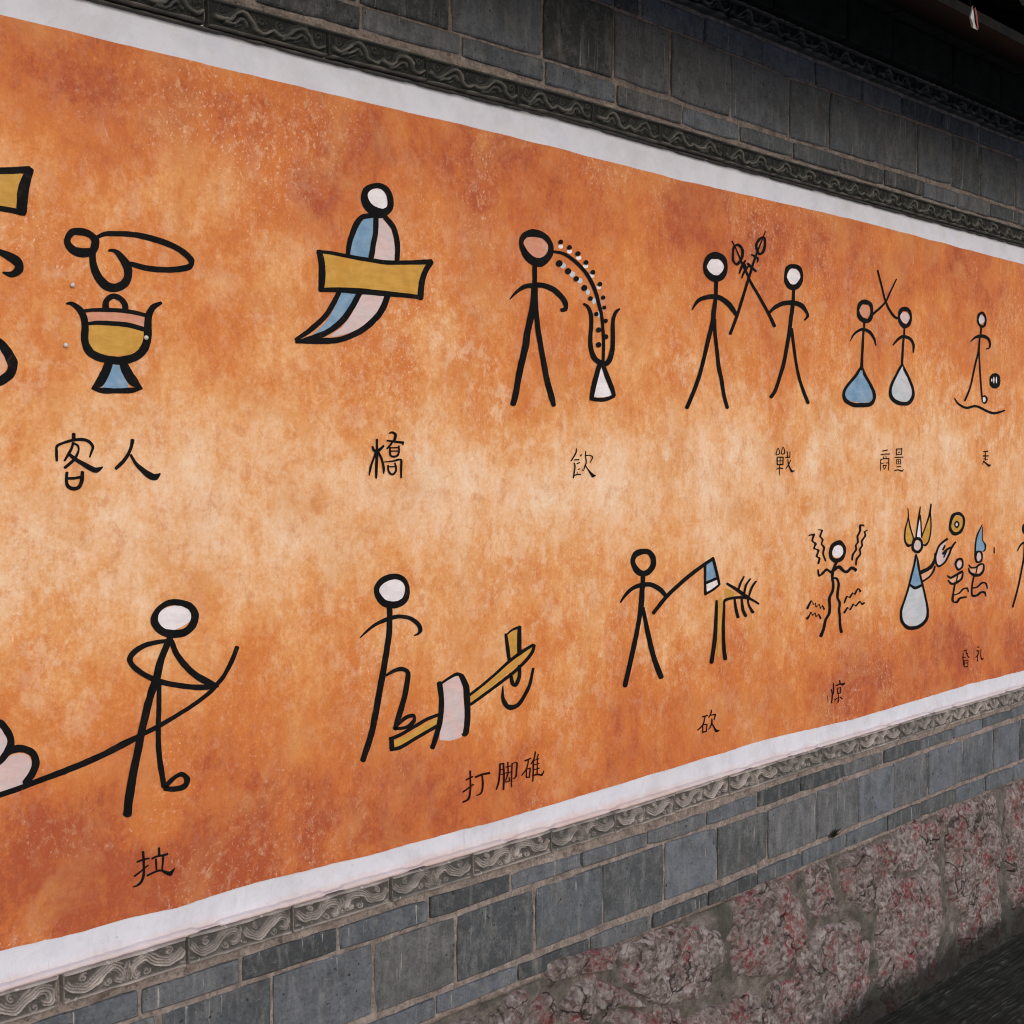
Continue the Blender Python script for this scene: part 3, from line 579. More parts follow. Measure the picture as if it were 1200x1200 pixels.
    ('S', '18997 12415 19034 12371 19226 12515 19268 12459 19475 12583 19487 12506 19675 12517 19625 12432'),
    ('S', '19691 12507 19541 12476 19843 12256 19660 12247 19879 11940 19691 11957 19888 11558 19715 11587 19834 11217 19665 11270 19736 11151 19625 11233'),
  ]),
  ('painted_pestle', 'upright gold pestle crossing the upper end of the beam', [
    ('Fy', '21042 13233 21338 13336 21361 12799 21130 12708'),
    ('Fy', '21187 12331 21386 12423 21346 12172 21253 12114'),
    ('S', '21028 13259 20939 13260 21106 12917 20988 12918 21146 12642 21042 12645'),
    ('S', '20984 13261 21015 13232 21172 13363 21208 13317 21414 13416 21448 13353'),
    ('S', '21482 13379 21361 13392 21486 13097 21344 13112 21486 12780 21344 12796'),
    ('S', '21476 12487 21355 12501 21475 12253 21356 12283 21349 12046 21256 12111 21152 12102 21261 12123 21088 12356 21184 12359'),
  ]),
  ('painted_bowl', 'open black bowl curve below the pestle', [
    ('S', '20906 12106 20871 12110 20940 11860 20837 11863 21030 11717 20905 11671 21129 11653 21123 11535 21342 11667 21424 11586 21525 11822 21630 11765 21691 12020 21792 11981 21777 12231 21869 12206 21830 12395 21916 12373'),
  ]),
  ('painted_axe', 'long handled axe with a blue and white blade', [
    ('Fb', '28481 14367 28803 14442 28926 13993 28486 13897'),
    ('Fw', '28496 13845 28972 13937 29033 13806 28516 13620'),
    ('S', '26204 13312 26320 13244 26721 13681 26842 13603 27311 13986 27423 13902 27970 14277 28074 14188 28780 14558 28861 14486'),
    ('S', '28503 14354 28379 14361 28495 13966 28395 13972 28529 13585 28404 13593'),
    ('S', '28859 14512 28737 14500 29019 14144 28896 14134 29139 13809 29027 13802'),
    ('S', '28424 13618 28474 13562 28786 13718 28851 13658 29066 13827 29124 13782'),
    ('S', '28449 13918 28500 13847 28905 14006 28957 13934'),
  ]),
  ('painted_tree', 'thin yellow tree bent over with black twigs', [
    ('Fy', '29051 13394 29243 13379 29198 12646 29165 11905 29033 11919 29060 12659'),
    ('Fy', '29366 13687 29857 13490 29369 13402'),
    ('S', '29017 13364 28916 13375 29020 12866 28867 12885 28980 12318 28803 12347 28842 11741 28667 11776'),
    ('S', '29369 13215 29266 13226 29355 12631 29213 12645 29391 12112 29236 12123 29466 11778 29286 11787'),
    ('S', '29273 13193 29363 13180 29301 13388 29390 13325 29748 13432 29770 13355 30185 13405 30176 13329 30571 13327 30526 13266 30978 13151 30930 13107'),
    ('S', '29455 13829 29401 13782 29919 13645 29832 13575 30350 13441 30253 13366 30584 13326 30513 13266'),
    ('S', '30257 13922 30186 13948 30104 13739 30005 13769 30011 13575 29922 13597'),
    ('S', '30562 13839 30495 13870 30378 13684 30279 13715 30292 13467 30188 13489'),
    ('S', '30842 13748 30761 13783 30655 13593 30556 13626 30494 13346 30417 13367'),
    ('S', '29835 13373 29744 13373 29917 13109 29788 13106 30029 12858 29887 12850'),
    ('S', '30167 13347 30074 13348 30257 13048 30114 13041 30389 12861 30254 12839'),
    ('S', '30459 13326 30367 13323 30521 13131 30433 13120 30736 12939 30594 12906'),
  ]),
  ('painted_figure', 'stick figure with unpainted head and long legs swinging an axe', [
    ('C', '25359 14617 25544 14618 25516 14881 25664 14750 26015 14916 25972 14780 26330 14723 26122 14679 26350 14444 26136 14505 26044 14242 25951 14384 25592 14299 25745 14414'),
    ('S', '25940 14301 25751 14313 25937 13948 25759 13961'),
    ('S', '24952 13670 25005 13643 25150 13876 25247 13812 25458 14026 25533 13935 25834 14082 25860 13968 26232 14049 26178 13937 26632 13880 26508 13795 26887 13656 26761 13602'),
    ('S', '25917 13963 25728 13982 25905 13591 25694 13621 25789 13150 25614 13184 25646 12649 25462 12691 25449 12094 25267 12141 25253 11560 25072 11609'),
    ('S', '25923 13445 25780 13439 26096 12950 25920 12943 26290 12416 26092 12406 26479 12012 26273 11992 26701 11629 26496 11605'),
  ]),
  ('painted_figure', 'wavy limbed figure with white head between black squiggles', [
    ('Fw', '35425 14354 35381 14262 35257 14200 35086 14184 34916 14219 34791 14294 34744 14390 34787 14481 34909 14543 35079 14559 35250 14526 35377 14450'),
    ('C', '34605 14364 34780 14344 34739 14607 34919 14511 35227 14694 35195 14556 35542 14499 35377 14470 35559 14277 35409 14304 35377 14080 35230 14178 34966 14026 34992 14164 34662 14167 34850 14217'),
    ('S', '35129 14036 34993 14080 34973 13878 34832 13916 34904 13743 34746 13764 34896 13560 34746 13566 34948 13384 34797 13394 34909 13184 34764 13217 34738 12989 34582 13015 34769 12716 34602 12732 34721 12518 34578 12555 34524 12343 34383 12383 34435 12099 34284 12137 34295 11894 34117 11950'),
    ('S', '34883 13617 34854 13566 35121 13566 35022 13526 35243 13386 35109 13392 35197 13107 35045 13124 35194 12968 35054 12963 35321 12805 35178 12807 35284 12610 35141 12622 35329 12416 35186 12423 35355 12156 35212 12162 35442 11926 35273 11928'),
    ('S', '34053 13881 33969 13878 34114 13737 34032 13678 34224 13800 34312 13737 34474 13900 34494 13820 34733 13816 34756 13722 34932 13908 35036 13813 35231 13938 35181 13841 35480 13805 35387 13731 35611 13769 35670 13676 35914 13871 35944 13775 36238 13777 36128 13685'),
  ]),
  ('painted_squiggle', '', [
    ('S', '33484 14938 33497 14892 33834 14950 33683 14898 33735 14764 33635 14758 33935 14654 33786 14643 33836 14537 33735 14518 34081 14460 33959 14446 33981 14292 33871 14290 34141 14224 34025 14215 34082 14067 33972 14086'),
  ]),
  ('painted_squiggle', '', [
    ('S', '33994 15075 33984 15044 34261 15037 34147 15022 34161 14866 34058 14867 34304 14758 34194 14753 34239 14635 34146 14630 34392 14523 34272 14519 34328 14353 34224 14359 34387 14253 34288 14241 34460 14133 34378 14122'),
  ]),
  ('painted_squiggle', '', [
    ('S', '36620 15051 36619 15113 36472 15065 36340 15116 36448 14906 36330 14927 36304 14762 36185 14780 36324 14588 36214 14604 36200 14484 36091 14503 36223 14351 36116 14373 36039 14206 35927 14235 36000 14064 35890 14078'),
  ]),
  ('painted_squiggle', '', [
    ('S', '36856 14916 36820 14946 36720 14870 36614 14896 36767 14761 36658 14783 36556 14595 36449 14618 36582 14465 36472 14484 36436 14342 36326 14360 36480 14206 36372 14229 36274 14062 36162 14092 36217 13900 36125 13912'),
  ]),
  ('painted_squiggle', '', [
    ('S', '33393 12818 33513 12774 33634 13020 33686 12974 33798 12902 33758 12865 33896 12929 33852 12905 33949 12818 33920 12777 34100 12874 34079 12841 34187 12755 34153 12716 34275 12823 34259 12779 34417 12708 34319 12687'),
  ]),
  ('painted_squiggle', '', [
    ('S', '33381 12525 33497 12468 33516 12584 33589 12554 33638 12688 33656 12642 33752 12595 33738 12551 33876 12646 33845 12606 33959 12538 33921 12490 34072 12587 34040 12547 34229 12452 34123 12430'),
  ]),
  ('painted_squiggle', '', [
    ('S', '35474 12807 35558 12783 35618 12990 35696 12944 35794 12959 35853 12906 35958 13076 36019 13023 36077 13035 36153 12980 36280 13180 36323 13134 36505 13093 36400 13046'),
  ]),
  ('painted_squiggle', '', [
    ('S', '35469 12516 35576 12470 35680 12653 35731 12604 35827 12587 35878 12537 36005 12728 36070 12670 36163 12671 36210 12615 36402 12782 36432 12728 36561 12700 36533 12636 36665 12730 36727 12670'),
  ]),
  ('painted_figure', 'robed figure with gold three pointed crown and raised pink hand', [
    ('Fy', '39356 15192 39690 14710 39784 14535 39642 14357 39291 14402 39251 14786'),
    ('Fw', '40161 15188 40328 14564 39940 14567'),
    ('Fy', '40868 15179 40969 14856 40828 14455 40572 14294 40371 14577 40604 14870'),
    ('Fp', '40366 14274 40326 14192 40213 14137 40057 14123 39901 14153 39785 14220 39742 14305 39781 14386 39893 14442 40048 14457 40205 14427 40321 14360'),
    ('Fb', '39995 13907 40234 13462 40376 13092 40261 12941 39636 13015 39533 13151 39770 13491'),
    ('Fl', '39494 12984 39907 12911 40444 12944 40636 12568 40801 12118 40749 11831 40300 11674 39823 11676 39322 11802 39044 12040 39076 12321 39270 12645'),
    ('Fh', '40347 13308 40887 13505 41132 13519 40895 13228 40443 13099'),
    ('Fp', '41451 14124 41820 14341 42135 14385 41888 14161 41832 13927 42117 13941 42431 14103 42247 13845 41843 13587 41499 13563 41337 13778'),
    ('S', '39404 15519 39355 15519 39452 15240 39378 15247 39271 14861 39185 14871 39264 14512 39155 14508 39478 14363 39403 14278 39724 14403 39778 14345'),
    ('S', '39452 15245 39378 15241 39609 14883 39524 14876 39846 14528 39762 14519'),
    ('S', '40239 15547 40176 15553 40199 15239 40060 15254 40074 14883 39974 14894 39997 14567 39896 14578'),
    ('S', '40260 15271 40171 15271 40329 14878 40240 14879 40374 14555 40272 14557'),
    ('S', '40991 15608 40887 15618 40923 15297 40796 15315 40648 14913 40562 14931 40382 14574 40297 14592'),
    ('S', '40957 15317 40879 15319 41007 14849 40916 14854 40898 14453 40810 14470 40633 14243 40555 14311 40317 14321 40364 14369'),
    ('C', '39649 14313 39800 14300 39779 14545 39945 14470 40158 14565 40084 14471 40394 14410 40261 14394 40418 14190 40271 14221 40139 14032 40069 14135 39745 14122 39885 14176'),
    ('C', '40045 13986 39936 14044 39918 13692 39794 13714 39727 13315 39605 13338 39511 12886 39390 12912 39266 12517 39147 12545 39092 12234 38945 12255 39170 11917 38997 11901 39488 11727 39366 11640 39810 11681 39845 11556 40277 11708 40418 11598 40657 11870 40850 11814 40725 12153 40882 12144 40574 12556 40714 12559 40357 12993 40495 12998 40141 13428 40279 13432 40015 13799 40152 13802'),
    ('S', '39609 13081 39533 13031 39913 12972 39900 12870 40304 13016 40373 12931'),
    ('S', '40235 13455 40361 13338 40854 13577 41029 13473 41148 13757 41319 13712 41284 13968 41410 13942 41526 14249 41635 14206 42064 14453 42188 14380'),
    ('S', '40415 13134 40488 13078 40845 13243 40937 13192 41125 13415 41242 13378 41206 13546 41333 13520'),
    ('S', '41353 13957 41221 13960 41395 13705 41255 13695 41548 13568 41535 13494 41914 13658 42016 13610 42198 13895 42335 13858 42379 14118 42513 14078 42689 14300 42792 14262'),
    ('S', '41762 14091 41896 14053 41905 14210 42015 14179'),
    ('S', '41767 13959 41900 13898 42022 14077 42129 14013 42380 14154 42448 14103'),
    ('S', '41855 13822 41942 13799 42027 14014 42127 13989'),
  ]),
  ('painted_disc', 'gold disc with a small black ringed hole', [
    ('Fy', '43280 14870 43222 14726 43052 14626 42819 14597 42585 14646 42412 14759 42346 14906 42403 15048 42569 15148 42800 15179 43036 15132 43212 15019'),
    ('Fw', '42898 14873 42888 14844 42856 14824 42812 14818 42767 14828 42734 14850 42722 14880 42732 14908 42764 14928 42808 14935 42853 14925 42886 14903'),
    ('C', '42246 14922 42408 14902 42441 15234 42631 15153 43002 15295 42948 15191 43391 15090 43232 15070 43383 14804 43232 14828 43136 14566 42983 14648 42623 14509 42677 14624 42271 14694 42458 14724'),
    ('C', '42610 14883 42707 14881 42787 15008 42801 14944 43017 14881 42906 14884 42820 14745 42806 14810'),
  ]),
  ('painted_figure', 'kneeling little figure without hat, left one of the kneeling pair', [
    ('Fp', '43268 13484 43236 13419 43144 13375 43017 13365 42889 13391 42795 13445 42759 13515 42791 13580 42882 13623 43008 13634 43136 13609 43232 13554'),
    ('Fh', '42342 13033 42759 13124 43195 13180 43175 12991 42766 12908 42410 12924'),
    ('C', '42696 13516 42835 13513 42835 13700 42964 13633 43221 13712 43150 13647 43354 13555 43242 13556 43319 13391 43197 13432 42947 13288 43001 13365'),
    ('S', '42189 13193 42140 13158 42410 13128 42421 13044 42747 13188 42833 13109 43262 13283 43265 13186 43370 13105 43230 13125 43235 12949 43118 13004 42837 12845 42760 12926 42459 12844 42510 12913 42205 12996 42283 13026'),
    ('S', '42995 13189 42898 13204 42878 12890 42781 12906'),
    ('S', '42816 12879 42679 12899 42712 12597 42588 12613 42677 12293 42518 12285 42851 12264 42914 12180 43093 12371 43174 12296 43602 12370 43629 12311'),
    ('S', '42656 12503 42690 12458 43033 12539 43095 12491 43347 12666 43412 12611 43706 12657 43634 12607 43800 12510 43718 12504'),
  ]),
  ('painted_figure', 'kneeling little figure in a tall blue hat, right one of the kneeling pair', [
    ('Fb', '44700 14747 44806 14496 44801 14249 44988 14054 44925 13859 44307 13827 44242 14152 44409 14451'),
    ('Fp', '44776 13673 44745 13597 44653 13545 44527 13531 44400 13559 44305 13622 44269 13701 44300 13777 44390 13829 44516 13843 44644 13815 44739 13753'),
    ('Fh', '43893 13300 44333 13303 44846 13380 44852 13193 44546 13074 44102 13103'),
    ('S', '44777 14783 44724 14797 44475 14494 44379 14514 44322 14208 44221 14219 44296 13854 44179 13862 44324 13615 44193 13621'),
    ('S', '44816 14697 44757 14700 44831 14279 44759 14277 45075 14092 44946 14083 45074 13896 44960 13917 44880 13833 44821 13866'),
    ('C', '44224 13680 44355 13672 44315 13884 44451 13816 44745 13859 44622 13809 44850 13644 44731 13653 44717 13475 44606 13535 44337 13480 44453 13532'),
    ('S', '43811 13451 43735 13427 43964 13369 43915 13311 44279 13347 44325 13288 44565 13443 44631 13365 44961 13401 44840 13371 44993 13173 44822 13207 44738 13008 44617 13100 44260 12997 44297 13104 43814 13140 43946 13191 43717 13317 43798 13326'),
    ('S', '44484 13331 44384 13347 44360 13070 44260 13087'),
    ('S', '44244 13017 44116 13037 44123 12729 43994 12747 44094 12469 43949 12477 44150 12381 44059 12314 44401 12376 44469 12298 44739 12453 44793 12380 45093 12408 44982 12355 45185 12256 45102 12248'),
    ('S', '44030 12641 44055 12587 44394 12651 44457 12593 44795 12777 44850 12711 45182 12711 45074 12674 45279 12520 45193 12516'),
  ]),
  ('paint_mark', 'small dark dash right of the blue hat', [
    ('S', '45783 13938 45707 13942 45808 13759 45694 13765'),
  ]),
  ('painted_figure', 'thin striding stick figure cut by the right edge of the photo', [
    ('C', '48056 14503 48260 14498 48158 14682 48330 14627 48521 14719 48400 14654 48754 14505 48582 14507 48609 14295 48467 14358 48216 14323 48359 14378'),
    ('S', '48451 14300 48314 14314 48341 13935 48205 13950'),
    ('S', '47649 13726 47721 13706 47875 13929 47994 13884 48210 14037 48269 13957 48788 14003 48693 13943 49171 13723 49090 13705'),
    ('S', '48371 13963 48235 13973 48325 13435 48175 13451 48139 12943 47991 12965 47855 12330 47710 12355 47453 11678 47298 11709'),
    ('S', '48354 13441 48232 13441 48676 12600 48540 12602 48973 11699 48821 11703'),
  ]),
  ('brush_character', 'black roofed character at the left of the pair below the goblet', [
    ('S', '10769 17620 10698 17619 10768 17519 10697 17518'),
    ('S', '10744 17469 10700 17479 10719 17376 10673 17394 10655 17267 10612 17290 10582 17164 10550 17182'),
    ('S', '10407 17173 10452 17174 10401 17315 10454 17314 10418 17431 10459 17401 10554 17493 10569 17453 10728 17543 10736 17493 10909 17556 10900 17501 11038 17507 11001 17463 11102 17408 11051 17400 11066 17308 11026 17320 11030 17229 11002 17238'),
    ('S', '10743 17482 10720 17449 10825 17431 10789 17411 10835 17327 10795 17337 10768 17193 10724 17222 10669 17099 10631 17140 10579 17039 10549 17076'),
    ('S', '10661 17307 10626 17268 10767 17235 10725 17180 10920 17151 10876 17084 11073 17079 11030 16993 11141 17055 11156 16969 11244 17077 11259 17053'),
    ('S', '10635 16975 10577 16980 10622 16838 10564 16834 10651 16769 10599 16725 10722 16739 10717 16673 10791 16759 10840 16710 10830 16840 10900 16824 10847 16987 10914 16981'),
    ('S', '10617 16903 10619 16857 10739 16907 10744 16860 10862 16927 10870 16880'),
  ]),
  ('brush_character', 'black two legged character at the right of the pair below the goblet', [
    ('S', '11856 17520 11781 17532 11822 17398 11763 17415 11759 17264 11700 17292 11676 17147 11618 17190 11592 17071 11540 17120 11514 17015 11475 17053'),
    ('S', '11802 17280 11759 17257 11897 17149 11843 17112 12045 17034 11979 16966 12196 16950 12137 16843 12254 16939 12287 16832 12339 16952 12359 16930'),
  ]),
  ('brush_character', 'black character below the figure in the yellow board', [
    ('S', '17310 17576 17251 17575 17312 17432 17247 17432 17320 17294 17238 17295 17305 17087 17230 17089 17296 16914 17227 16916 17279 16794 17234 16796'),
    ('S', '17184 17439 17138 17424 17222 17383 17173 17343 17277 17371 17296 17309 17368 17419 17414 17376 17439 17465 17479 17435'),
    ('S', '17280 17297 17219 17315 17199 17150 17150 17164 17144 17014 17084 17026 17095 16857 17057 16863'),
    ('S', '17346 17329 17287 17306 17418 17211 17363 17194 17465 17092 17404 17081 17490 16984 17424 16981 17470 16890 17433 16891'),
    ('S', '17596 17716 17611 17687 17684 17747 17675 17704 17806 17698 17735 17669 17799 17601 17727 17614 17752 17534 17697 17553'),
    ('S', '17545 17572 17540 17536 17698 17565 17690 17522 17851 17550 17842 17504 17989 17543 17981 17489'),
    ('S', '18010 17517 17960 17527 17986 17466 17947 17473'),
    ('S', '17715 17527 17673 17548 17654 17455 17612 17481 17559 17380 17525 17404'),
    ('S', '17642 17423 17599 17420 17659 17277 17604 17265 17697 17252 17687 17209 17797 17267 17831 17229 17834 17321 17887 17314 17838 17446 17885 17446'),
    ('S', '17632 17424 17633 17396 17830 17429 17831 17399'),
    ('S', '17647 17355 17648 17327 17830 17358 17831 17330'),
    ('S', '17449 17130 17451 17112 17689 17154 17695 17121 17841 17188 17848 17144 17948 17168 17895 17151 17954 17025 17893 17026 17945 16797 17894 16798'),
    ('S', '17592 17052 17548 17050 17601 16952 17553 16942 17647 16900 17612 16866 17694 16890 17718 16850 17750 16941 17800 16926 17758 17013 17808 17017 17730 17092 17775 17101'),
    ('S', '17585 17038 17585 17013 17768 17038 17767 17010'),
  ]),
  ('brush_character', 'black character below the drinking figure', [
    ('S', '23358 17407 23325 17409 23350 17315 23303 17325 23273 17212 23231 17229 23168 17111 23127 17130'),
    ('S', '23465 17244 23506 17226 23496 17273 23535 17256'),
    ('S', '23269 17159 23271 17128 23432 17163 23434 17132'),
    ('S', '23279 17073 23241 17067 23310 17001 23261 17000 23294 16888 23248 16893 23250 16714 23211 16718'),
    ('S', '23348 17065 23367 17039 23440 17091 23457 17067'),
    ('S', '23396 16930 23411 16905 23460 16945 23474 16923'),
    ('S', '23218 16768 23243 16739 23337 16810 23349 16780 23506 16811 23508 16785'),
    ('S', '23385 16859 23362 16860 23385 16789 23362 16789'),
    ('S', '23694 17339 23657 17341 23687 17238 23640 17241'),
    ('S', '23674 17255 23678 17228 23818 17263 23810 17236 23942 17215 23902 17202 23910 17143 23873 17153 23839 17064 23821 17070'),
    ('S', '23674 17241 23647 17238 23704 17160 23664 17157 23713 17066 23670 17070 23670 16992 23622 17003 23629 16915 23603 16920'),
    ('S', '23554 16919 23541 16893 23613 16903 23603 16882'),
    ('S', '23678 17025 23644 17011 23756 16944 23720 16929 23879 16850 23814 16819 23968 16794 23911 16721 24032 16779 24039 16760'),
  ]),
  ('brush_character', 'small black character below the two spear fighters', [
    ('C', '31842 17450 31853 17425 31946 17351 31890 17345 31923 17265 31881 17287 31743 17241 31773 17264 31745 17333 31791 17326'),
    ('C', '32098 17487 32102 17461 32211 17363 32153 17358 32177 17274 32137 17297 32007 17269 32047 17292 32007 17357 32054 17351'),
    ('S', '31796 17203 31796 17171 32126 17202 32127 17170'),
    ('S', '31828 17187 31776 17186 31845 16978 31787 16977'),
    ('S', '32135 17185 32082 17187 32124 16975 32071 16976'),
    ('S', '31803 17094 31805 17071 32105 17099 32107 17076'),
    ('S', '31820 16993 31822 16961 32096 16995 32098 16963'),
    ('S', '31976 17186 31939 17187 31968 16976 31931 16977'),
    ('S', '31764 16855 31787 16832 31899 16901 31908 16866 32103 16881 32095 16849'),
    ('S', '31945 16977 31903 16977 31944 16683 31913 16683'),
    ('S', '32335 17343 32292 17341 32362 17199 32314 17196'),
    ('S', '32473 17342 32435 17343 32467 17179 32424 17180'),
    ('S', '32222 17193 32227 17161 32454 17201 32459 17169'),
    ('S', '32361 17132 32330 17130 32409 16990 32352 16982 32504 16873 32437 16856 32592 16811 32538 16751 32686 16815 32701 16789'),
    ('S', '32511 17109 32476 17116 32426 16979 32379 16993 32271 16859 32232 16874'),
  ]),
  ('brush_character', 'tiny black character at the left of the pair below the skirted figures', [
    ('S', '37695 17384 37708 17349 38002 17411 38015 17376'),
    ('S', '37579 17263 37591 17231 37861 17287 37868 17254 38159 17291 38161 17255'),
    ('S', '37609 17113 37622 17088 37850 17147 37858 17115 38124 17142 38123 17110'),
    ('S', '37603 17101 37558 17101 37609 16756 37570 16756'),
    ('S', '38136 17126 38083 17126 38117 16764 38077 16765'),
    ('S', '37814 17218 37783 17222 37764 17112 37732 17116'),
    ('S', '37921 17222 37890 17218 37978 17115 37946 17111'),
    ('S', '37612 16983 37625 16958 37798 17005 37810 16983'),
    ('S', '37915 17006 37918 16980 38111 17010 38115 16984'),
    ('S', '37726 16934 37726 16905 37961 16933 37962 16903'),
    ('S', '37771 16922 37734 16916 37838 16818 37833 16782 37922 16915 37958 16906'),
  ]),
  ('brush_character', 'tiny black character at the right of the pair below the skirted figures', [
    ('S', '38562 17445 38566 17412 38920 17454 38924 17417'),
    ('S', '38608 17428 38548 17428 38606 17239 38559 17239'),
    ('S', '38952 17455 38891 17457 38923 17245 38876 17247'),
    ('S', '38581 17272 38583 17242 38898 17273 38900 17246'),
    ('S', '38704 17349 38704 17313 38800 17349 38801 17313'),
    ('S', '38473 17182 38477 17149 39025 17191 39028 17158'),
    ('S', '38585 17109 38588 17086 38874 17115 38877 17092'),
    ('S', '38615 17097 38569 17098 38619 16956 38572 16956'),
    ('S', '38891 17097 38844 17097 38895 16954 38848 16954'),
    ('S', '38595 16970 38596 16947 38871 16968 38872 16945'),
    ('S', '38736 17097 38695 17097 38748 16959 38707 16959'),
    ('S', '38593 17040 38594 17020 38869 17041 38870 17022'),
    ('S', '38604 16884 38608 16851 38880 16889 38884 16856'),
    ('S', '38464 16767 38481 16728 38721 16789 38717 16750 38951 16754 38959 16705 39032 16786 39071 16767'),
  ]),
  ('brush_character', 'tiny black character below the striding figure with the ball', [
    ('S', '44734 17371 44742 17333 45117 17394 45129 17339'),
    ('S', '44722 17224 44726 17177 45174 17225 45178 17182'),
    ('S', '44944 17335 44886 17335 44959 17056 44891 17056'),
    ('S', '44770 17115 44763 17085 45105 17096 45098 17066'),
    ('S', '44821 17017 44757 17026 44726 16897 44689 16903'),
    ('S', '44800 17038 44739 17005 45066 16946 44990 16903 45247 16903 45208 16820 45375 16899 45397 16875'),
  ]),
  ('brush_character', 'black character below the rope hauling figure', [
    ('S', '11949 10310 11898 10318 11958 10156 11907 10165 11960 10012 11911 10023 11954 9888 11903 9908 11910 9779 11866 9813 11821 9725 11799 9762 11725 9725 11718 9743'),
    ('S', '11798 10177 11811 10140 11922 10189 11932 10155 12041 10185 12047 10157'),
    ('S', '11740 9935 11763 9902 11858 9987 11879 9958 11936 10030 11958 10001 12011 10062 12029 10037'),
    ('S', '12261 10308 12214 10316 12268 10174 12215 10183'),
    ('S', '12086 10168 12103 10132 12179 10190 12191 10151 12305 10185 12314 10143 12407 10185 12417 10148'),
    ('S', '12194 10124 12152 10131 12199 9929 12164 9935'),
    ('S', '12341 10130 12296 10143 12312 9901 12277 9911'),
    ('S', '11992 9889 12009 9853 12118 9916 12131 9882 12260 9923 12261 9884 12362 9879 12340 9826 12443 9845 12475 9759 12542 9881 12556 9867'),
  ]),
  ('brush_character', 'leftmost dark red character of the three below the beam', [
    ('S', '19904 10366 19848 10375 19906 10149 19855 10157 19908 9939 19852 9953 19850 9751 19797 9785 19671 9704 19642 9745'),
    ('S', '19736 10214 19758 10177 19942 10253 19965 10216'),
    ('S', '19649 9966 19679 9930 19967 10074 19991 10046'),
    ('S', '20024 10228 20048 10181 20231 10255 20249 10208 20465 10251 20480 10195'),
    ('S', '20266 10219 20214 10225 20290 10023 20232 10033 20268 9870 20212 9890 20204 9797 20170 9831 20068 9786 20055 9812'),
  ]),
  ('brush_character', 'middle dark red character of the three below the beam', [
    ('S', '20826 10369 20773 10379 20812 10139 20759 10152 20771 9932 20719 9950 20697 9810 20658 9828'),
    ('S', '20781 10384 20791 10349 20908 10382 20918 10347'),
    ('S', '20935 10362 20881 10369 20951 10059 20891 10069 20937 9771 20878 9783'),
    ('S', '20797 10252 20802 10227 20905 10244 20910 10217'),
    ('S', '20792 10148 20796 10122 20905 10137 20910 10111'),
    ('S', '21065 10369 21023 10374 21078 10134 21036 10140'),
    ('S', '20971 10280 20980 10254 21135 10281 21144 10255'),
    ('S', '20958 10147 20966 10121 21149 10143 21157 10117'),
    ('S', '21074 10110 21040 10125 21007 9988 20972 10000 21000 9938 20979 9915 21078 9952 21092 9926'),
    ('S', '21102 10016 21067 10016 21130 9924 21094 9924'),
    ('S', '21202 10306 21160 10314 21188 10017 21146 10025 21185 9785 21149 9791'),
    ('S', '21175 10325 21186 10294 21353 10319 21312 10307 21349 10125 21300 10135 21328 9987 21282 10007 21234 9951 21210 9975'),
  ]),
  ('brush_character', 'rightmost dark red character of the three below the beam', [
    ('S', '21586 10328 21608 10288 21785 10352 21804 10317'),
    ('S', '21745 10310 21702 10323 21687 10120 21648 10139 21517 9980 21482 10004'),
    ('S', '21675 10089 21632 10096 21678 9911 21629 9920'),
    ('S', '21648 10116 21659 10089 21774 10124 21786 10097'),
    ('S', '21802 10105 21759 10115 21774 9893 21731 9904'),
    ('S', '21649 9928 21658 9896 21748 9924 21757 9893'),
    ('S', '21972 10450 21929 10463 21931 10296 21884 10315 21825 10195 21792 10213'),
    ('S', '21908 10266 21851 10276 21905 10010 21855 10019 21888 9785 21844 9794'),
    ('S', '21873 10274 21886 10248 22073 10291 22086 10264'),
    ('S', '22068 10374 22033 10388 22011 10265 21976 10279'),
    ('S', '21888 10173 21899 10147 22074 10182 22085 10155'),
    ('S', '21889 10065 21899 10038 22089 10070 22099 10043'),
    ('S', '22041 10263 22003 10270 22030 9909 21986 9917'),
    ('S', '21846 9936 21857 9905 22020 9942 22025 9898 22149 9909 22183 9861 22212 9972 22247 9955'),
  ]),
  ('brush_character', 'dark red character below the axe swinging figure', [
    ('S', '28350 10368 28366 10330 28587 10373 28603 10335'),
    ('S', '28509 10325 28460 10338 28464 10197 28413 10214 28384 10099 28338 10127 28178 10009 28138 10040'),
    ('S', '28411 10134 28357 10142 28413 9915 28360 9924'),
    ('S', '28388 10147 28396 10116 28562 10136 28569 10105'),
    ('S', '28599 10114 28549 10124 28577 9927 28527 9937'),
    ('S', '28373 9956 28384 9920 28546 9950 28558 9914'),
    ('S', '28794 10467 28744 10477 28779 10379 28728 10398 28662 10281 28625 10299'),
    ('S', '28746 10348 28763 10314 28843 10354 28858 10318 28950 10352 28960 10311'),
    ('S', '28983 10317 28927 10335 28942 10242 28889 10259 28903 10183 28872 10192'),
    ('S', '28815 10227 28760 10235 28822 10117 28756 10134 28750 10019 28701 10041 28664 9965 28629 9985'),
    ('S', '28816 10121 28762 10111 28915 10003 28858 9991 29034 9902 28967 9846 29124 9890 29136 9858'),
  ]),
  ('brush_character', 'tiny dark red character below the squiggle figure', [
    ('S', '34958 10426 34908 10431 34978 10262 34914 10270 34962 10092 34917 10099'),
    ('S', '34852 10248 34799 10250 34911 10078 34847 10086 34876 9840 34812 9851'),
    ('S', '34620 10095 34596 10097 34655 9877 34630 9879'),
    ('S', '35063 10357 35091 10314 35293 10374 35308 10326 35451 10357 35480 10281 35568 10364 35610 10325'),
    ('S', '35323 10458 35254 10461 35351 10357 35291 10359'),
    ('S', '35208 10238 35153 10245 35213 10081 35154 10089'),
    ('S', '35176 10262 35184 10232 35340 10253 35348 10221'),
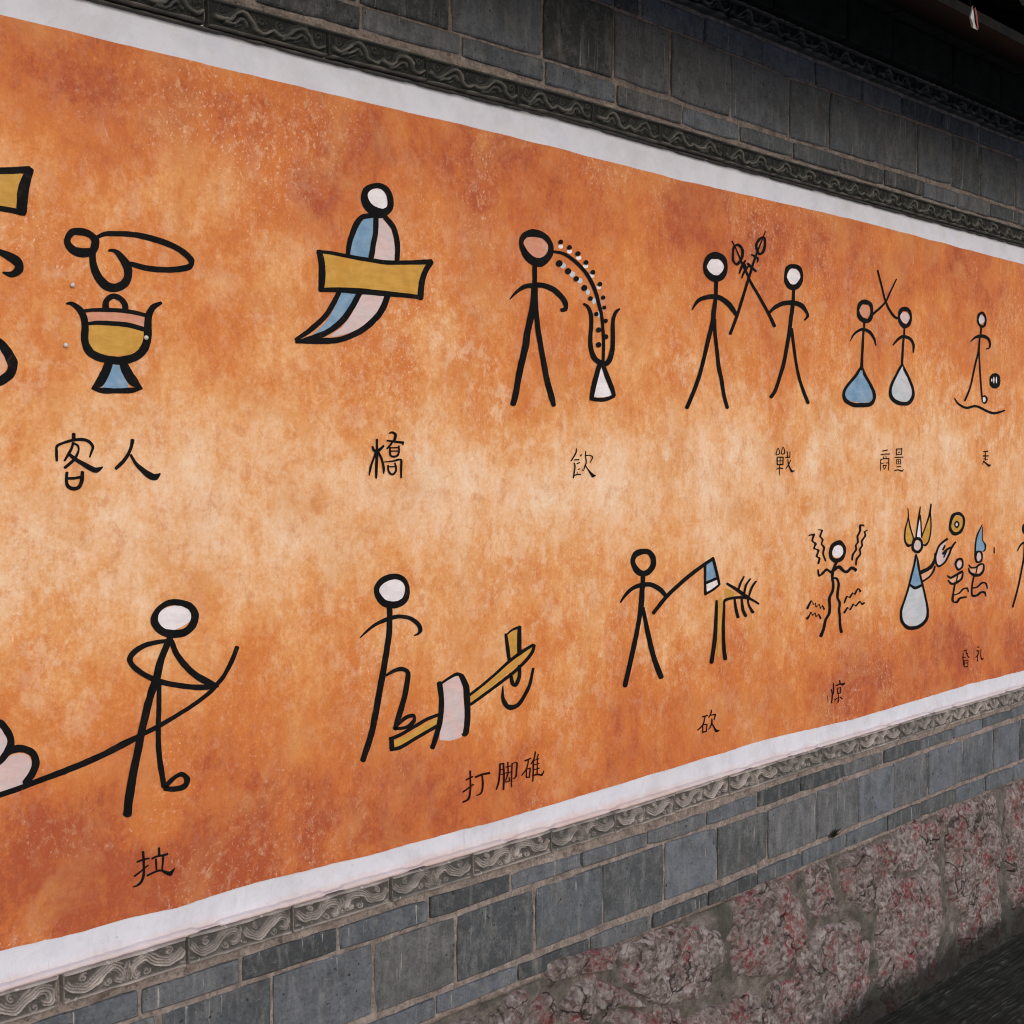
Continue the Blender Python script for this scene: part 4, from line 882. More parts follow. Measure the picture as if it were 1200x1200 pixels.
    ('S', '35371 10243 35316 10252 35354 10073 35299 10082'),
    ('S', '35181 10100 35186 10070 35325 10086 35329 10057'),
    ('S', '35257 10075 35212 10081 35259 9967 35214 9974 35240 9796 35180 9807'),
    ('S', '35221 9952 35192 9975 35023 9890 34985 9919'),
    ('S', '35325 9970 35293 9951 35476 9901 35432 9874'),
  ]),
  ('brush_character', 'tiny dark red character at the left of the pair below the crowned figure', [
    ('S', '43416 10490 43434 10464 43730 10507 43754 10474'),
    ('S', '43448 10418 43393 10424 43484 9985 43437 9989'),
    ('S', '43357 10281 43365 10248 43616 10265 43624 10231'),
    ('S', '43662 10380 43668 10343 43783 10370 43788 10333'),
    ('S', '43668 10479 43622 10478 43790 10297 43740 10292 43936 10211 43861 10193'),
    ('S', '43523 10154 43531 10125 43815 10138 43824 10105'),
    ('S', '43576 10064 43581 10031 43794 10046 43799 10012'),
    ('S', '43557 9935 43563 9898 43814 9912 43820 9875'),
    ('S', '43557 10136 43509 10141 43574 9915 43526 9920'),
    ('S', '43844 10107 43796 10113 43841 9891 43793 9897'),
  ]),
  ('brush_character', 'tiny dark red character at the right of the pair below the crowned figure', [
    ('S', '44525 10527 44526 10483 44665 10510 44667 10470'),
    ('S', '44459 10395 44468 10357 44639 10383 44648 10345'),
    ('S', '44653 10345 44588 10358 44616 10223 44534 10249 44417 10140 44372 10161'),
    ('S', '44597 10233 44539 10240 44585 9993 44528 10001'),
    ('S', '44839 10404 44781 10410 44845 10133 44780 10136 44973 10049 44896 9996 44989 10073 45047 10045'),
  ]),
]

# ------------------------------------------------------------------ setting
X0, X1 = -1.2, 8.6            # extent of wall along the street
# canal water hugging the wall foot
k = NT("canal_water")
mp = k.n("ShaderNodeMapping"); mp.inputs['Rotation'].default_value = (0, 0, math.radians(-25)); mp.inputs['Scale'].default_value = (2.2, 30.0, 1)
k.l(k.tc.outputs['Object'], mp.inputs[0])
wv = k.noise(2.6, 5, 0.6, 0.5, mp.outputs[0])
wf = k.noise(12, 3, 0.6, 0.4, k.coords((1.0, 1.6, 1)))
k.bump(k.math('ADD', k.math('MULTIPLY', wv, 3.0), wf), 1.0, 0.12)
wc = k.mix(k.math('MULTIPLY', k.ramp(wv, [(0.56, 0.0), (0.68, 0.8)]), k.ramp(wf, [(0.45, 0.1), (0.6, 1.0)])), k.ramp(wf, [(0.3, (0.035, 0.040, 0.036)), (0.7, (0.085, 0.092, 0.085))]), (0.34, 0.36, 0.35))  # pale streaks in the base colour imitate sky reflections on the ripples
wmat = k.done(wc, 0.12, 0.6)
nx, ny = 60, 12
v = [(X0 - 1 + (X1 - X0 + 4) * i / nx, 0.12 - 1.55 * j / ny, -0.075 + 0.004 * n3(i * 0.9, j * 0.9, 0)) for i in range(nx + 1) for j in range(ny + 1)]
tag(obj("canal_water", v, grid_faces(nx, ny), wmat, smooth=True), kind="structure")
# paved bank the photographer stands on
tag(box("paved_bank", X0 - 60, X1 + 60, -60, -1.43, -0.6, 0.16, M['paving']), kind="structure")
tag(box("canal_bed", X0 - 60, X1 + 60, -1.43, 4.0, -0.8, -0.5, M['bed']), kind="structure")
tag(box("ground_behind_wall", X0 - 60, X1 + 60, 0.6, 60, -0.5, 0.1, M['paving']), kind="structure")

# ------------------------------------------------------------------ mural wall panel
def lerpline(pts, s):
    if s <= pts[0][0]: return pts[0][1]
    for (a, b), (c, d) in zip(pts, pts[1:]):
        if s <= c: return b + (d - b) * (s - a) / (c - a)
    return pts[-1][1]
MT = [(0.96, 2.424), (1.27, 2.424), (1.64, 2.425), (2.12, 2.428), (2.74, 2.422), (3.58, 2.429), (4.78, 2.416)]
MB = [(0.93, .924), (1.25, .916), (1.43, .921), (1.63, .914), (2.12, .910), (2.75, .920), (3.15, .928), (3.61, .916), (4.42, .926), (4.84, .921)]
mural = empty("painted_mural", (0, 0, 0))
tag(mural, "long orange mottled mural with white borders and rows of black line figures", "mural")
# plaster backing with slightly wavy face
nx, nz = 200, 30
v = []
for i in range(nx + 1):
    for j in range(nz + 1):
        x = X0 + (X1 - X0) * i / nx; z = 0.850 + (2.496 - 0.850) * j / nz
        v.append((x, 0.0030 + 0.0008 * n3(x, 0, z, 2.2), z))
f = grid_faces(nx, nz)
n0 = len(v); 
v += [(X0, 0.05, 0.85), (X0, 0.05, 2.496), (X1, 0.05, 0.85), (X1, 0.05, 2.496)]
a0, a1, b0, b1 = 0, nz, nx * (nz + 1), nx * (nz + 1) + nz
f += [(a0, a1, n0 + 1, n0), (b0, n0 + 2, n0 + 3, b1), (n0, n0 + 1, n0 + 3, n0 + 2), (a0, n0, n0 + 2, b0), (a1, b1, n0 + 3, n0 + 1)]
obj("plaster_border", v, f, M['plaster'], mural, smooth=False)
# orange ground coat with hand-cut edges
nx, nz = 700, 24
v = []
for i in range(nx + 1):
    x = X0 + 0.02 + (X1 - X0 - 0.04) * i / nx
    zb = lerpline(MB, x) + 0.0028 * n3(x, 1, 0, 9) + 0.0014 * n3(x, 5, 0, 45)
    zt = lerpline(MT, x) + 0.0020 * n3(x, 9, 0, 9) + 0.0008 * n3(x, 5, 3, 45)
    for j in range(nz + 1):
        z = zb + (zt - zb) * j / nz
        v.append((x, 0.0012, z))
obj("orange_ground_coat", v, grid_faces(nx, nz), M['mural'], mural, smooth=True)

def catmull(p, closed, sub):
    n = len(p); out = []
    segs = n if closed else n - 1
    for i in range(segs):
        p0 = p[(i - 1) % n] if (closed or i > 0) else p[i]
        p1 = p[i]; p2 = p[(i + 1) % n]
        p3 = p[(i + 2) % n] if (closed or i < n - 2) else p2
        for q in range(sub):
            t = q / sub
            out.append(tuple(0.5 * ((2 * b) + (-a + c) * t + (2 * a - 5 * b + 4 * c - d) * t * t + (-a + 3 * b - 3 * c + d) * t ** 3)
                             for a, b, c, d in zip(p0, p1, p2, p3)))
    if not closed: out.append(p[-1])
    return out

layer = [0]
def stroke(nums, closed, V, F, sub=5):
    p = [tuple(nums[i:i + 4]) for i in range(0, len(nums), 4)]
    if len(p) == 2: sub = 3
    c = catmull(p, closed, sub)
    y = 0.0001 - layer[0] * 0.00002; layer[0] = (layer[0] + 1) % 40
    off = len(V)
    for i, (a, b, cc, d) in enumerate(c):
        w = math.hypot(a - cc, b - d)
        j = 0.06 * w
        ja, jb = j * n3(a * 90, b * 90, 1.7), j * n3(cc * 90, d * 90, 7.7)
        V.append((a + ja, y, b + jb)); V.append((cc + jb, y, d - ja))
    m = len(c)
    for i in range(m if closed else m - 1):
        k2 = (i + 1) % m
        F.append((off + 2 * i, off + 2 * i + 1, off + 2 * k2 + 1, off + 2 * k2))
    if not closed:                                   # rounded brush ends
        for end, nb in ((0, 1), (m - 1, m - 2)):
            a = Vector((c[end][0], c[end][1])); b = Vector((c[end][2], c[end][3]))
            mid = (a + b) / 2; hv = (a - b) / 2
            prev = Vector(((c[nb][0] + c[nb][2]) / 2, (c[nb][1] + c[nb][3]) / 2))
            dr = mid - prev
            if dr.length < 1e-7: continue
            dr = dr.normalized() * hv.length * 0.55
            st = len(V)
            pts = [mid + hv * math.cos(t) + dr * math.sin(t) for t in [math.pi * q / 6 for q in range(1, 6)]]
            for q in pts: V.append((q.x, y, q.y))
            F.append(tuple([off + 2 * end] + list(range(st, st + 5)) + [off + 2 * end + 1]))
    return

def orient(V, F):
    out = []
    for f in F:
        ar = 0
        for i in range(len(f)):
            a, b = V[f[i]], V[f[(i + 1) % len(f)]]
            ar += a[0] * b[2] - b[0] * a[2]
        out.append(f if ar > 0 else tuple(reversed(f)))   # normals towards -y
    return out

for name, label, items in PAINT:
    V, F, fills, dots = [], [], [], {}
    for kd, s in items:
        nums = [int(q) * 1e-4 for q in s.split()]
        if kd in 'SC':
            stroke(nums, kd == 'C', V, F)
        elif kd == 'P':
            off = len(V); n = len(nums) // 2
            V += [(nums[2 * i], -0.0009 - 0.00002 * len(F), nums[2 * i + 1]) for i in range(n)]
            F.append(tuple(range(off, off + n)))
        elif kd[0] == 'd':
            dots.setdefault(kd[1:], []).append(nums)
        else:
            fills.append((kd[1], nums))
    mat = M['red'] if 'dark red' in label else M['black']
    o = obj(name, V, orient(V, F), mat, mural)
    if label: o["label"] = label
    for i, (c, nums) in enumerate(fills):
        p = catmull([tuple(nums[q:q + 2]) for q in range(0, len(nums), 2)], True, 2)
        y = (-0.0014 if 'ball' in label else 0.0007) - 0.00005 * i
        FV = [(a, y, b2) for a, b2 in p]
        obj("colour_fill", FV, orient(FV, [tuple(range(len(FV)))]), M[c], o)
    for i, (c, polys) in enumerate(dots.items()):
        FV, FF = [], []
        for nums in polys:
            off = len(FV)
            FV += [(nums[q], (0.0006 if c else -0.0012) - 0.0001 * i, nums[q + 1]) for q in range(0, len(nums), 2)]
            FF.append(tuple(range(off, len(FV))))
        tag(obj("paint_dots", FV, orient(FV, FF), M[c] if c else M['black'], o), kind="stuff")

# dull round wall nails by the goblet
for i, (s, z) in enumerate([(1.0741, 2.0083), (1.0605, 1.9084), (1.209, 1.9298)]):
    V, F = [], []
    for r in range(4):
        for q in range(10):
            a = math.tau * q / 10; rr = 0.0042 * math.cos(r * 0.5)
            V.append((s + rr * math.cos(a), -0.0030 - 0.0038 * math.sin(r * 0.5), z + rr * math.sin(a)))
    for r in range(3):
        for q in range(10):
            F.append((r * 10 + q, r * 10 + (q + 1) % 10, (r + 1) * 10 + (q + 1) % 10, (r + 1) * 10 + q))
    F.append(tuple(range(30, 40)))
    obj("wall_nail", V, F, M['metal'], mural, smooth=True)

# ------------------------------------------------------------------ grey brick wall
wall = empty("grey_brick_wall", (0, 0.1, 0))
wall.location = (0, 0, 0)
tag(wall, "grey brick wall with recessed mortar joints above and below the orange mural", "wall")
box("wall_core", X0, X1, 0.052, 0.55, -0.55, 3.30, M['darkbrick'], wall)

def mortar_band(z0, z1, name="mortar_bed", mat=None, y=0.004, amp=0.004, step=0.011, parent=None, thick=0.045):
    nx = int((X1 - X0) / step); nz = max(3, int((z1 - z0) / step))
    v = []
    for i in range(nx + 1):
        x = X0 + (X1 - X0) * i / nx
        for j in range(nz + 1):
            z = z0 + (z1 - z0) * j / nz
            v.append((x, y + amp * (n3(x, 0, z, 13) + 0.6 * n3(x, 3, z, 45)), z))
    f = grid_faces(nx, nz)
    n0 = len(v)
    v += [(X0, y + thick, z0), (X0, y + thick, z1), (X1, y + thick, z0), (X1, y + thick, z1)]
    a0, a1, b0, b1 = 0, nz, nx * (nz + 1), nx * (nz + 1) + nz
    f += [tuple([a0] + list(range(a0 + 1, a1 + 1)) + [n0 + 1, n0]),
          tuple(list(range(b0, b1 + 1)) + [n0 + 3, n0 + 2])[::-1],
          tuple([i * (nz + 1) for i in range(nx + 1)] + [n0 + 2, n0])[::-1],
          tuple([i * (nz + 1) + nz for i in range(nx + 1)] + [n0 + 3, n0 + 1])]
    return obj(name, v, f, mat or M['mortar'], parent or wall, smooth=True)
mortar_band(2.498, 2.926, y=-0.0002, amp=0.0045)
mortar_band(0.512, 0.848, y=-0.0002, amp=0.0045)

rb = random.Random(11)
def brick(s0, s1, zb, zt, proud, mat, parent, seed, name="brick", nx=5, nz=3, chip=0.006):
    """rounded, slightly chipped brick face; zb and zt are functions of s"""
    V, F = [], []
    bev = 0.0035
    for i in range(nx + 1):
        u = i / nx
        for j in range(nz + 1):
            w = j / nz
            ins = bev
            x = s0 + ins + (s1 - s0 - 2 * ins) * u
            za, zc = zb(x) - 0.0015 + ins, zt(x) + 0.0015 - ins
            z = za + (zc - za) * w
            e = (i in (0, nx)) + (j in (0, nz))
            jx = jz = jy = 0
            if e:
                q = chip * (0.5 + 0.9 * (e == 2))
                jx = q * abs(n3(x, seed, z, 25)) * (1 if i == 0 else -1 if i == nx else 0)
                jz = q * abs(n3(z, seed, x, 25)) * (1 if j == 0 else -1 if j == nz else 0)
                jy = 0.0015 * abs(n3(x, seed + 3, z, 20))
            V.append((x + jx, -proud + jy + 0.0012 * n3(x, seed, z, 9), z + jz))
    F += grid_faces(nx, nz)
    rim = [i * (nz + 1) for i in range(nx)] + [nx * (nz + 1) + j for j in range(nz)] + \
          [i * (nz + 1) + nz for i in range(nx, 0, -1)] + [j for j in range(nz, 0, -1)]
    cx, cz = (s0 + s1) / 2, (zb(s0) + zt(s0)) / 2
    r1 = len(V)
    for k2 in rim:
        x, y, z = V[k2]
        dx = -bev if abs(x - s0) < 0.012 else bev if abs(x - s1) < 0.012 else 0
        dz = -bev if z < zb(x) + 0.010 else bev if z > zt(x) - 0.010 else 0
        V.append((x + dx, y + bev, z + dz))
    r2 = len(V)
    for q in range(len(rim)):
        x, y, z = V[r1 + q]; V.append((x, 0.040, z))
    n = len(rim)
    for q in range(n):
        w = (q + 1) % n
        F.append((rim[q], r1 + q, r1 + w, rim[w])); F.append((r1 + q, r2 + q, r2 + w, r1 + w))
    return obj(name, V, F, mat, parent, smooth=False)

def extend(js, step):
    js = list(js)
    while js[0] > X0 + step: js.insert(0, js[0] - step)
    while js[-1] < X1 - step: js.append(js[-1] + step)
    return [X0] + js + [X1]

def course(js, step, lo, hi, proud, mat=None, gap=0.008, parent=None, name="brick", seed0=0, chip=0.006):
    e = extend(js, step)
    fl = (lambda s: lerpline(lo, s)); fh = (lambda s: lerpline(hi, s))
    for i, (a, b) in enumerate(zip(e, e[1:])):
        if b - a < 0.05: continue
        sk = rb.uniform(-0.0018, 0.0018); sk2 = rb.uniform(-0.0018, 0.0018)
        g = gap * rb.uniform(0.6, 1.3)
        brick(a + g / 2, b - g / 2, (lambda s, k2=sk: fl(s) + k2), (lambda s, k2=sk2: fh(s) + k2),
              proud + rb.uniform(-0.0015, 0.0025), mat or M['brick'], parent or wall, seed0 + i * 1.37, name, chip=chip)

T1B = [(1.1, 2.556), (1.56, 2.560), (1.95, 2.569), (2.45, 2.564), (2.96, 2.561), (3.73, 2.555), (4.43, 2.552), (4.76, 2.553)]
T1T = [(1.1, 2.600), (1.65, 2.605), (2.21, 2.612), (2.46, 2.608), (3.23, 2.600), (4.78, 2.598)]
S1B = [(1.1, 2.610), (1.93, 2.618), (2.46, 2.624), (2.93, 2.619), (3.2, 2.613), (4.16, 2.617), (4.65, 2.611)]
S1T = [(1.5, 2.781), (2.46, 2.783), (3.2, 2.772), (3.67, 2.775), (4.17, 2.780), (4.77, 2.781)]
T2B = [(a, b + 0.009) for a, b in S1T]
T2T = [(2.0, 2.847), (2.81, 2.845), (3.57, 2.842), (4.77, 2.838)]
T3T = [(1.17, .789), (1.61, .787), (1.86, .786), (2.12, .780), (2.35, .775), (2.60, .775), (2.85, .779), (3.10, .787), (3.6, .789), (4.85, .793)]
T3B = [(1.18, .744), (1.85, .740), (2.12, .743), (2.85, .741), (3.32, .747), (4.05, .754), (4.85, .762)]
S3T = [(1.2, .732), (1.93, .726), (2.43, .727), (2.69, .730), (2.92, .725), (3.16, .727), (3.88, .735), (4.85, .738)]
S3B = [(1.2, .586), (2.19, .583), (2.44, .586), (2.92, .583), (3.16, .589), (3.88, .591), (4.86, .592)]
T4T = [(1.2, .570), (2.13, .566), (2.63, .560), (2.99, .560), (3.10, .565), (3.85, .575), (4.53, .579), (4.86, .576)]
T4B = [(1.2, .528), (2.13, .529), (2.63, .525), (3.34, .526), (4.09, .529), (4.86, .520)]
course([1.69, 1.96, 2.22, 2.47, 2.73, 2.98, 3.24, 3.49, 3.75, 4.00, 4.24, 4.49, 4.73], .25, T1B, T1T, 0.008, seed0=3)
course([1.93, 2.21, 2.46, 2.68, 2.94, 3.22, 3.43, 3.70, 3.96, 4.20, 4.41, 4.69], .25, S1B, S1T, 0.007, seed0=50)
course([2.46, 2.56, 2.82, 3.08, 3.35, 3.61, 3.85, 4.12, 4.38, 4.66], .26, T2B, T2T, 0.008, seed0=90)
course([1.18, 1.39, 1.62, 1.86, 2.11, 2.35, 2.60, 2.85, 3.09, 3.31, 3.55, 3.79, 4.02, 4.27, 4.49, 4.72], .24, T3B, T3T, 0.008, seed0=130)
course([1.46, 1.71, 1.94, 2.19, 2.43, 2.67, 2.90, 3.14, 3.40, 3.64, 3.86, 4.09, 4.34, 4.58, 4.80], .24, S3B, S3T, 0.007, seed0=170)
course([1.64, 1.88, 2.13, 2.38, 2.62, 2.86, 3.09, 3.32, 3.57, 3.82, 4.05, 4.29, 4.52, 4.75], .24, T4B, T4T, 0.009, seed0=210)

# ------------------------------------------------------------------ carved scroll tiles (height-field relief)
def seg_dist(px, pz, poly):
    d = np.full(px.shape, 9.0)
    for (a, b), (c, e) in zip(poly, poly[1:]):
        vx, vz = c - a, e - b
        t = np.clip(((px - a) * vx + (pz - b) * vz) / (vx * vx + vz * vz + 1e-12), 0, 1)
        d = np.minimum(d, np.hypot(px - a - t * vx, pz - b - t * vz))
    return d
def spiral(cx, cz, r0, a0, turns, n=26, shrink=0.85):
    return [(cx + r0 * (1 - shrink * i / n) * math.cos(a0 + math.tau * turns * i / n), cz + r0 * (1 - shrink * i / n) * math.sin(a0 + math.tau * turns * i / n)) for i in range(n + 1)]
def offset_line(pl, d):
    out = []
    for q in range(len(pl)):
        a = pl[max(0, q - 1)]; c = pl[min(len(pl) - 1, q + 1)]
        dx, dz = c[0] - a[0], c[1] - a[1]; L = math.hypot(dx, dz) or 1
        out.append((pl[q][0] - dz / L * d, pl[q][1] + dx / L * d))
    return out
def motif_upper(x0):
    w = catmull([(0.004, .021), (0.018, .016), (0.034, .019), (0.046, .029), (0.058, .036), (0.072, .036), (0.082, .027), (0.090, .016), (0.104, .012), (0.116, .019)], False, 4)
    w2 = catmull([(0.026, .011), (0.044, .014), (0.056, .022), (0.066, .025), (0.074, .017)], False, 4)
    arr = [(w, .0042, 1.0), (offset_line(w, .0070), .0018, .5), (w2, .0034, .8), (spiral(0.104, 0.033, 0.0085, 0, 1.1), .0016, .6),
           (spiral(0.020, 0.034, 0.0085, 2, 1.1), .0016, .55), ([(0.050, .010), (0.060, .014)], .0020, .5), ([(0.088, .038), (0.094, .028)], .0018, .5)]
    return [([(a + x0, b) for a, b in pl], w_, am) for pl, w_, am in arr]
def motif_lower(x0, mir):
    main = catmull([(0.004, .030), (0.014, .020), (0.028, .013), (0.046, .012), (0.060, .018), (0.072, .028), (0.086, .036), (0.100, .034), (0.108, .025), (0.104, .016), (0.095, .017)], False, 4)
    arr = [(main, .0022, 1.0), (offset_line(main, .0050), .0018, .85), (offset_line(main[:30], .0095), .0016, .75), (offset_line(main[6:24], .0138), .0014, .6),
           (offset_line(main[22:38], -.0050), .0016, .75), (spiral(0.036, 0.036, 0.0075, 1, 1.3), .0015, .8), (spiral(0.079, 0.014, 0.0075, 3, 1.1), .0015, .75),
           ([(0.113, .010), (0.111, .022), (0.116, .036)], .0016, .7), ([(0.118, .010), (0.117, .040)], .0014, .6), ([(0.004, .010), (0.012, .009)], .0018, .6)]
    return [([((0.12 - x if mir else x) + x0, z) for x, z in pl], w_, am) for pl, w_, am in arr]
def carved_mesh(name, L, H, motifs, mat, amp, seed, proud=0.012):
    nx, nz = int(L / 0.0016), int(H / 0.0016)
    gx, gz = np.meshgrid(np.linspace(0, L, nx + 1), np.linspace(0, H, nz + 1), indexing='ij')
    h = np.zeros(gx.shape)
    wx = gx + 0.0014 * np.sin(gz * 260 + seed) + 0.003 * np.sin(gx * 41 + seed * 3); wz = gz + 0.0012 * np.sin(gx * 190 + seed) + 0.0022 * np.sin(gx * 47 + seed * 5)
    for pl, w, a in motifs:
        d = seg_dist(wx, wz, pl)
        h = np.maximum(h, a * np.clip(1.35 - (d / w) ** 1.6, 0, 1))
    bord = np.minimum(gz, H - gz)
    h = np.maximum(h, 0.9 * np.clip((0.0052 - bord) / 0.002, 0, 1))
    edge = np.minimum(gx, L - gx)
    h = np.maximum(h, 0.45 * np.clip((0.003 - edge) / 0.002, 0, 1))
    rng = np.random.RandomState(int(seed * 10) + 1)
    low = sum(np.sin(gx * fx + p1) * np.sin(gz * fz + p2) for fx, fz, p1, p2 in rng.uniform((20, 60, 0, 0), (130, 240, 6, 6), (5, 4))) / 5
    h = h * np.clip(0.85 + 0.6 * low, 0.25, 1.1) + rng.normal(0, 0.05, h.shape)
    shade_and_wear = np.clip(h, 0, 1.2)  # relief height, used to paint crests paler and recesses darker
    y = -amp * h
    rnd_ = np.clip((0.0035 - np.minimum(bord, edge)) / 0.0035, 0, 1)
    y = y + 0.004 * rnd_ ** 2
    V = [(float(a), float(b), float(c)) for a, b, c in zip(gx.ravel(), y.ravel(), gz.ravel())]
    F = grid_faces(nx, nz)
    n0 = len(V)
    rim = [i * (nz + 1) for i in range(nx)] + [nx * (nz + 1) + j for j in range(nz)] + [i * (nz + 1) + nz for i in range(nx, 0, -1)] + [j for j in range(nz, 0, -1)]
    for q in rim: V.append((V[q][0], proud + 0.03, V[q][2]))
    n = len(rim)
    for q in range(n):
        F.append((rim[q], n0 + q, n0 + (q + 1) % n, rim[(q + 1) % n]))
    me = bpy.data.meshes.new(name); me.from_pydata(V, [], F); me.update()
    me.polygons.foreach_set("use_smooth", [True] * (nx * nz) + [False] * n)
    at = me.attributes.new('shade_and_wear', 'FLOAT', 'POINT')
    at.data.foreach_set('value', np.concatenate([shade_and_wear.ravel(), np.full(n, 0.4)]).astype(np.float32))
    me.materials.append(mat)
    return me
TL, TH = 0.242, 0.051
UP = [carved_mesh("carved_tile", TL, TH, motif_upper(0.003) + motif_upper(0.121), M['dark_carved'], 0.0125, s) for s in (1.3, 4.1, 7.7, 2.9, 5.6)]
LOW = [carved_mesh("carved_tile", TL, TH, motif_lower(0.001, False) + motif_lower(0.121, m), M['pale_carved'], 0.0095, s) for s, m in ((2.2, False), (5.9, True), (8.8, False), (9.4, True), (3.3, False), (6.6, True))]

def frieze(root, js, step, zline, meshes, y, seed):
    r = random.Random(seed)
    e = extend(js, step)
    for a, b in zip(e, e[1:]):
        L = b - a - 0.007 * r.uniform(0.7, 1.5)
        if L < 0.06: continue
        o = inst("carved_tile", r.choice(meshes), root)
        z0, z1 = lerpline(zline, a), lerpline(zline, b)
        o.location = (a + 0.0035, -y + r.uniform(-0.0015, 0.0015), z0 + r.uniform(-0.001, 0.001))
        o.rotation_euler = (r.uniform(-0.02, 0.02), -math.atan2(z1 - z0, b - a) + r.uniform(-0.004, 0.004), 0)
        o.scale = (L / TL, 1, 1)
F1B = [(1.11, 2.487), (1.59, 2.488), (2.08, 2.493), (2.27, 2.497), (2.84, 2.491), (3.56, 2.488), (4.73, 2.482)]
F2B = [(1.5, 2.857), (2.93, 2.859), (3.4, 2.856), (4.74, 2.853)]
F3B = [(0.93, .811), (1.26, .812), (1.88, .808), (2.48, .806), (2.97, .811), (3.65, .813), (4.17, .815), (4.82, .812)]
band1 = tag(empty("carved_frieze"), "dark carved scroll band directly above the white top border of the mural", "frieze")
band2 = tag(empty("carved_frieze"), "dark carved scroll band high under the eave above the big grey bricks", "frieze")
band3 = tag(empty("carved_frieze"), "pale weathered carved scroll band directly below the mural", "frieze")
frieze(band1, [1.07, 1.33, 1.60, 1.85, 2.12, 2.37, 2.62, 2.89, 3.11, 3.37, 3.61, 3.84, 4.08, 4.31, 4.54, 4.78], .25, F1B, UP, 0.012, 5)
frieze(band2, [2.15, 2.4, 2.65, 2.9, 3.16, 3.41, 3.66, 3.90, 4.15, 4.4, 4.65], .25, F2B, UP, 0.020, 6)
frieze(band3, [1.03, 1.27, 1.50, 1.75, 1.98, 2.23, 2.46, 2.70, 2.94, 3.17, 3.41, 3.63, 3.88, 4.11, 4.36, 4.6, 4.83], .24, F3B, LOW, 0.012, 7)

# rough mortar fillets: on top of band 1, under band 1 (plaster lip), on top of band 2 and band 3
def fillet(name, zline, zoff, hgt, y0, y1, mat, parent, seed, gapthr=None, step=0.008):
    V, F = [], []
    n = int((X1 - X0) / step)
    for i in range(n + 1):
        x = X0 + (X1 - X0) * i / n
        zb = lerpline(zline, x) + zoff
        a = n3(x, seed, 0, 14); b = n3(x, seed + 2, 0, 50)
        hh = hgt * (0.75 + 0.35 * a + 0.25 * b)
        if gapthr is not None and a < gapthr: hh *= 0.15
        yy = y1 * (1 + 0.25 * b)
        V += [(x, y0, zb - hh * 0.5), (x, yy * 0.8, zb - hh * 0.5), (x, yy, zb + hh * 0.1), (x, yy * 0.55, zb + hh * 0.5), (x, y0, zb + hh * 0.55)]
    for i in range(n):
        for j in range(4):
            a = i * 5 + j; F.append((a, a + 5, a + 6, a + 1))
    return obj(name, V, F, mat, parent, smooth=True)
top1 = [(a, b + TH) for a, b in F1B]; top2 = [(a, b + TH) for a, b in F2B]; top3 = [(a, b + TH) for a, b in F3B]
fillet("mortar_fillet", top1, 0.006, 0.012, 0.02, -0.010, M['mortar'], band1, 1)
fillet("plaster_lip", F1B, -0.003, 0.006, 0.02, -0.010, M['pale_carved'], band1, 5, -0.1)
fillet("mortar_fillet", top2, 0.006, 0.011, 0.02, -0.022, M['mortar'], band2, 2)
fillet("plaster_fillet", top3, 0.003, 0.013, 0.02, -0.011, M['plaster'], band3, 9, -0.25)

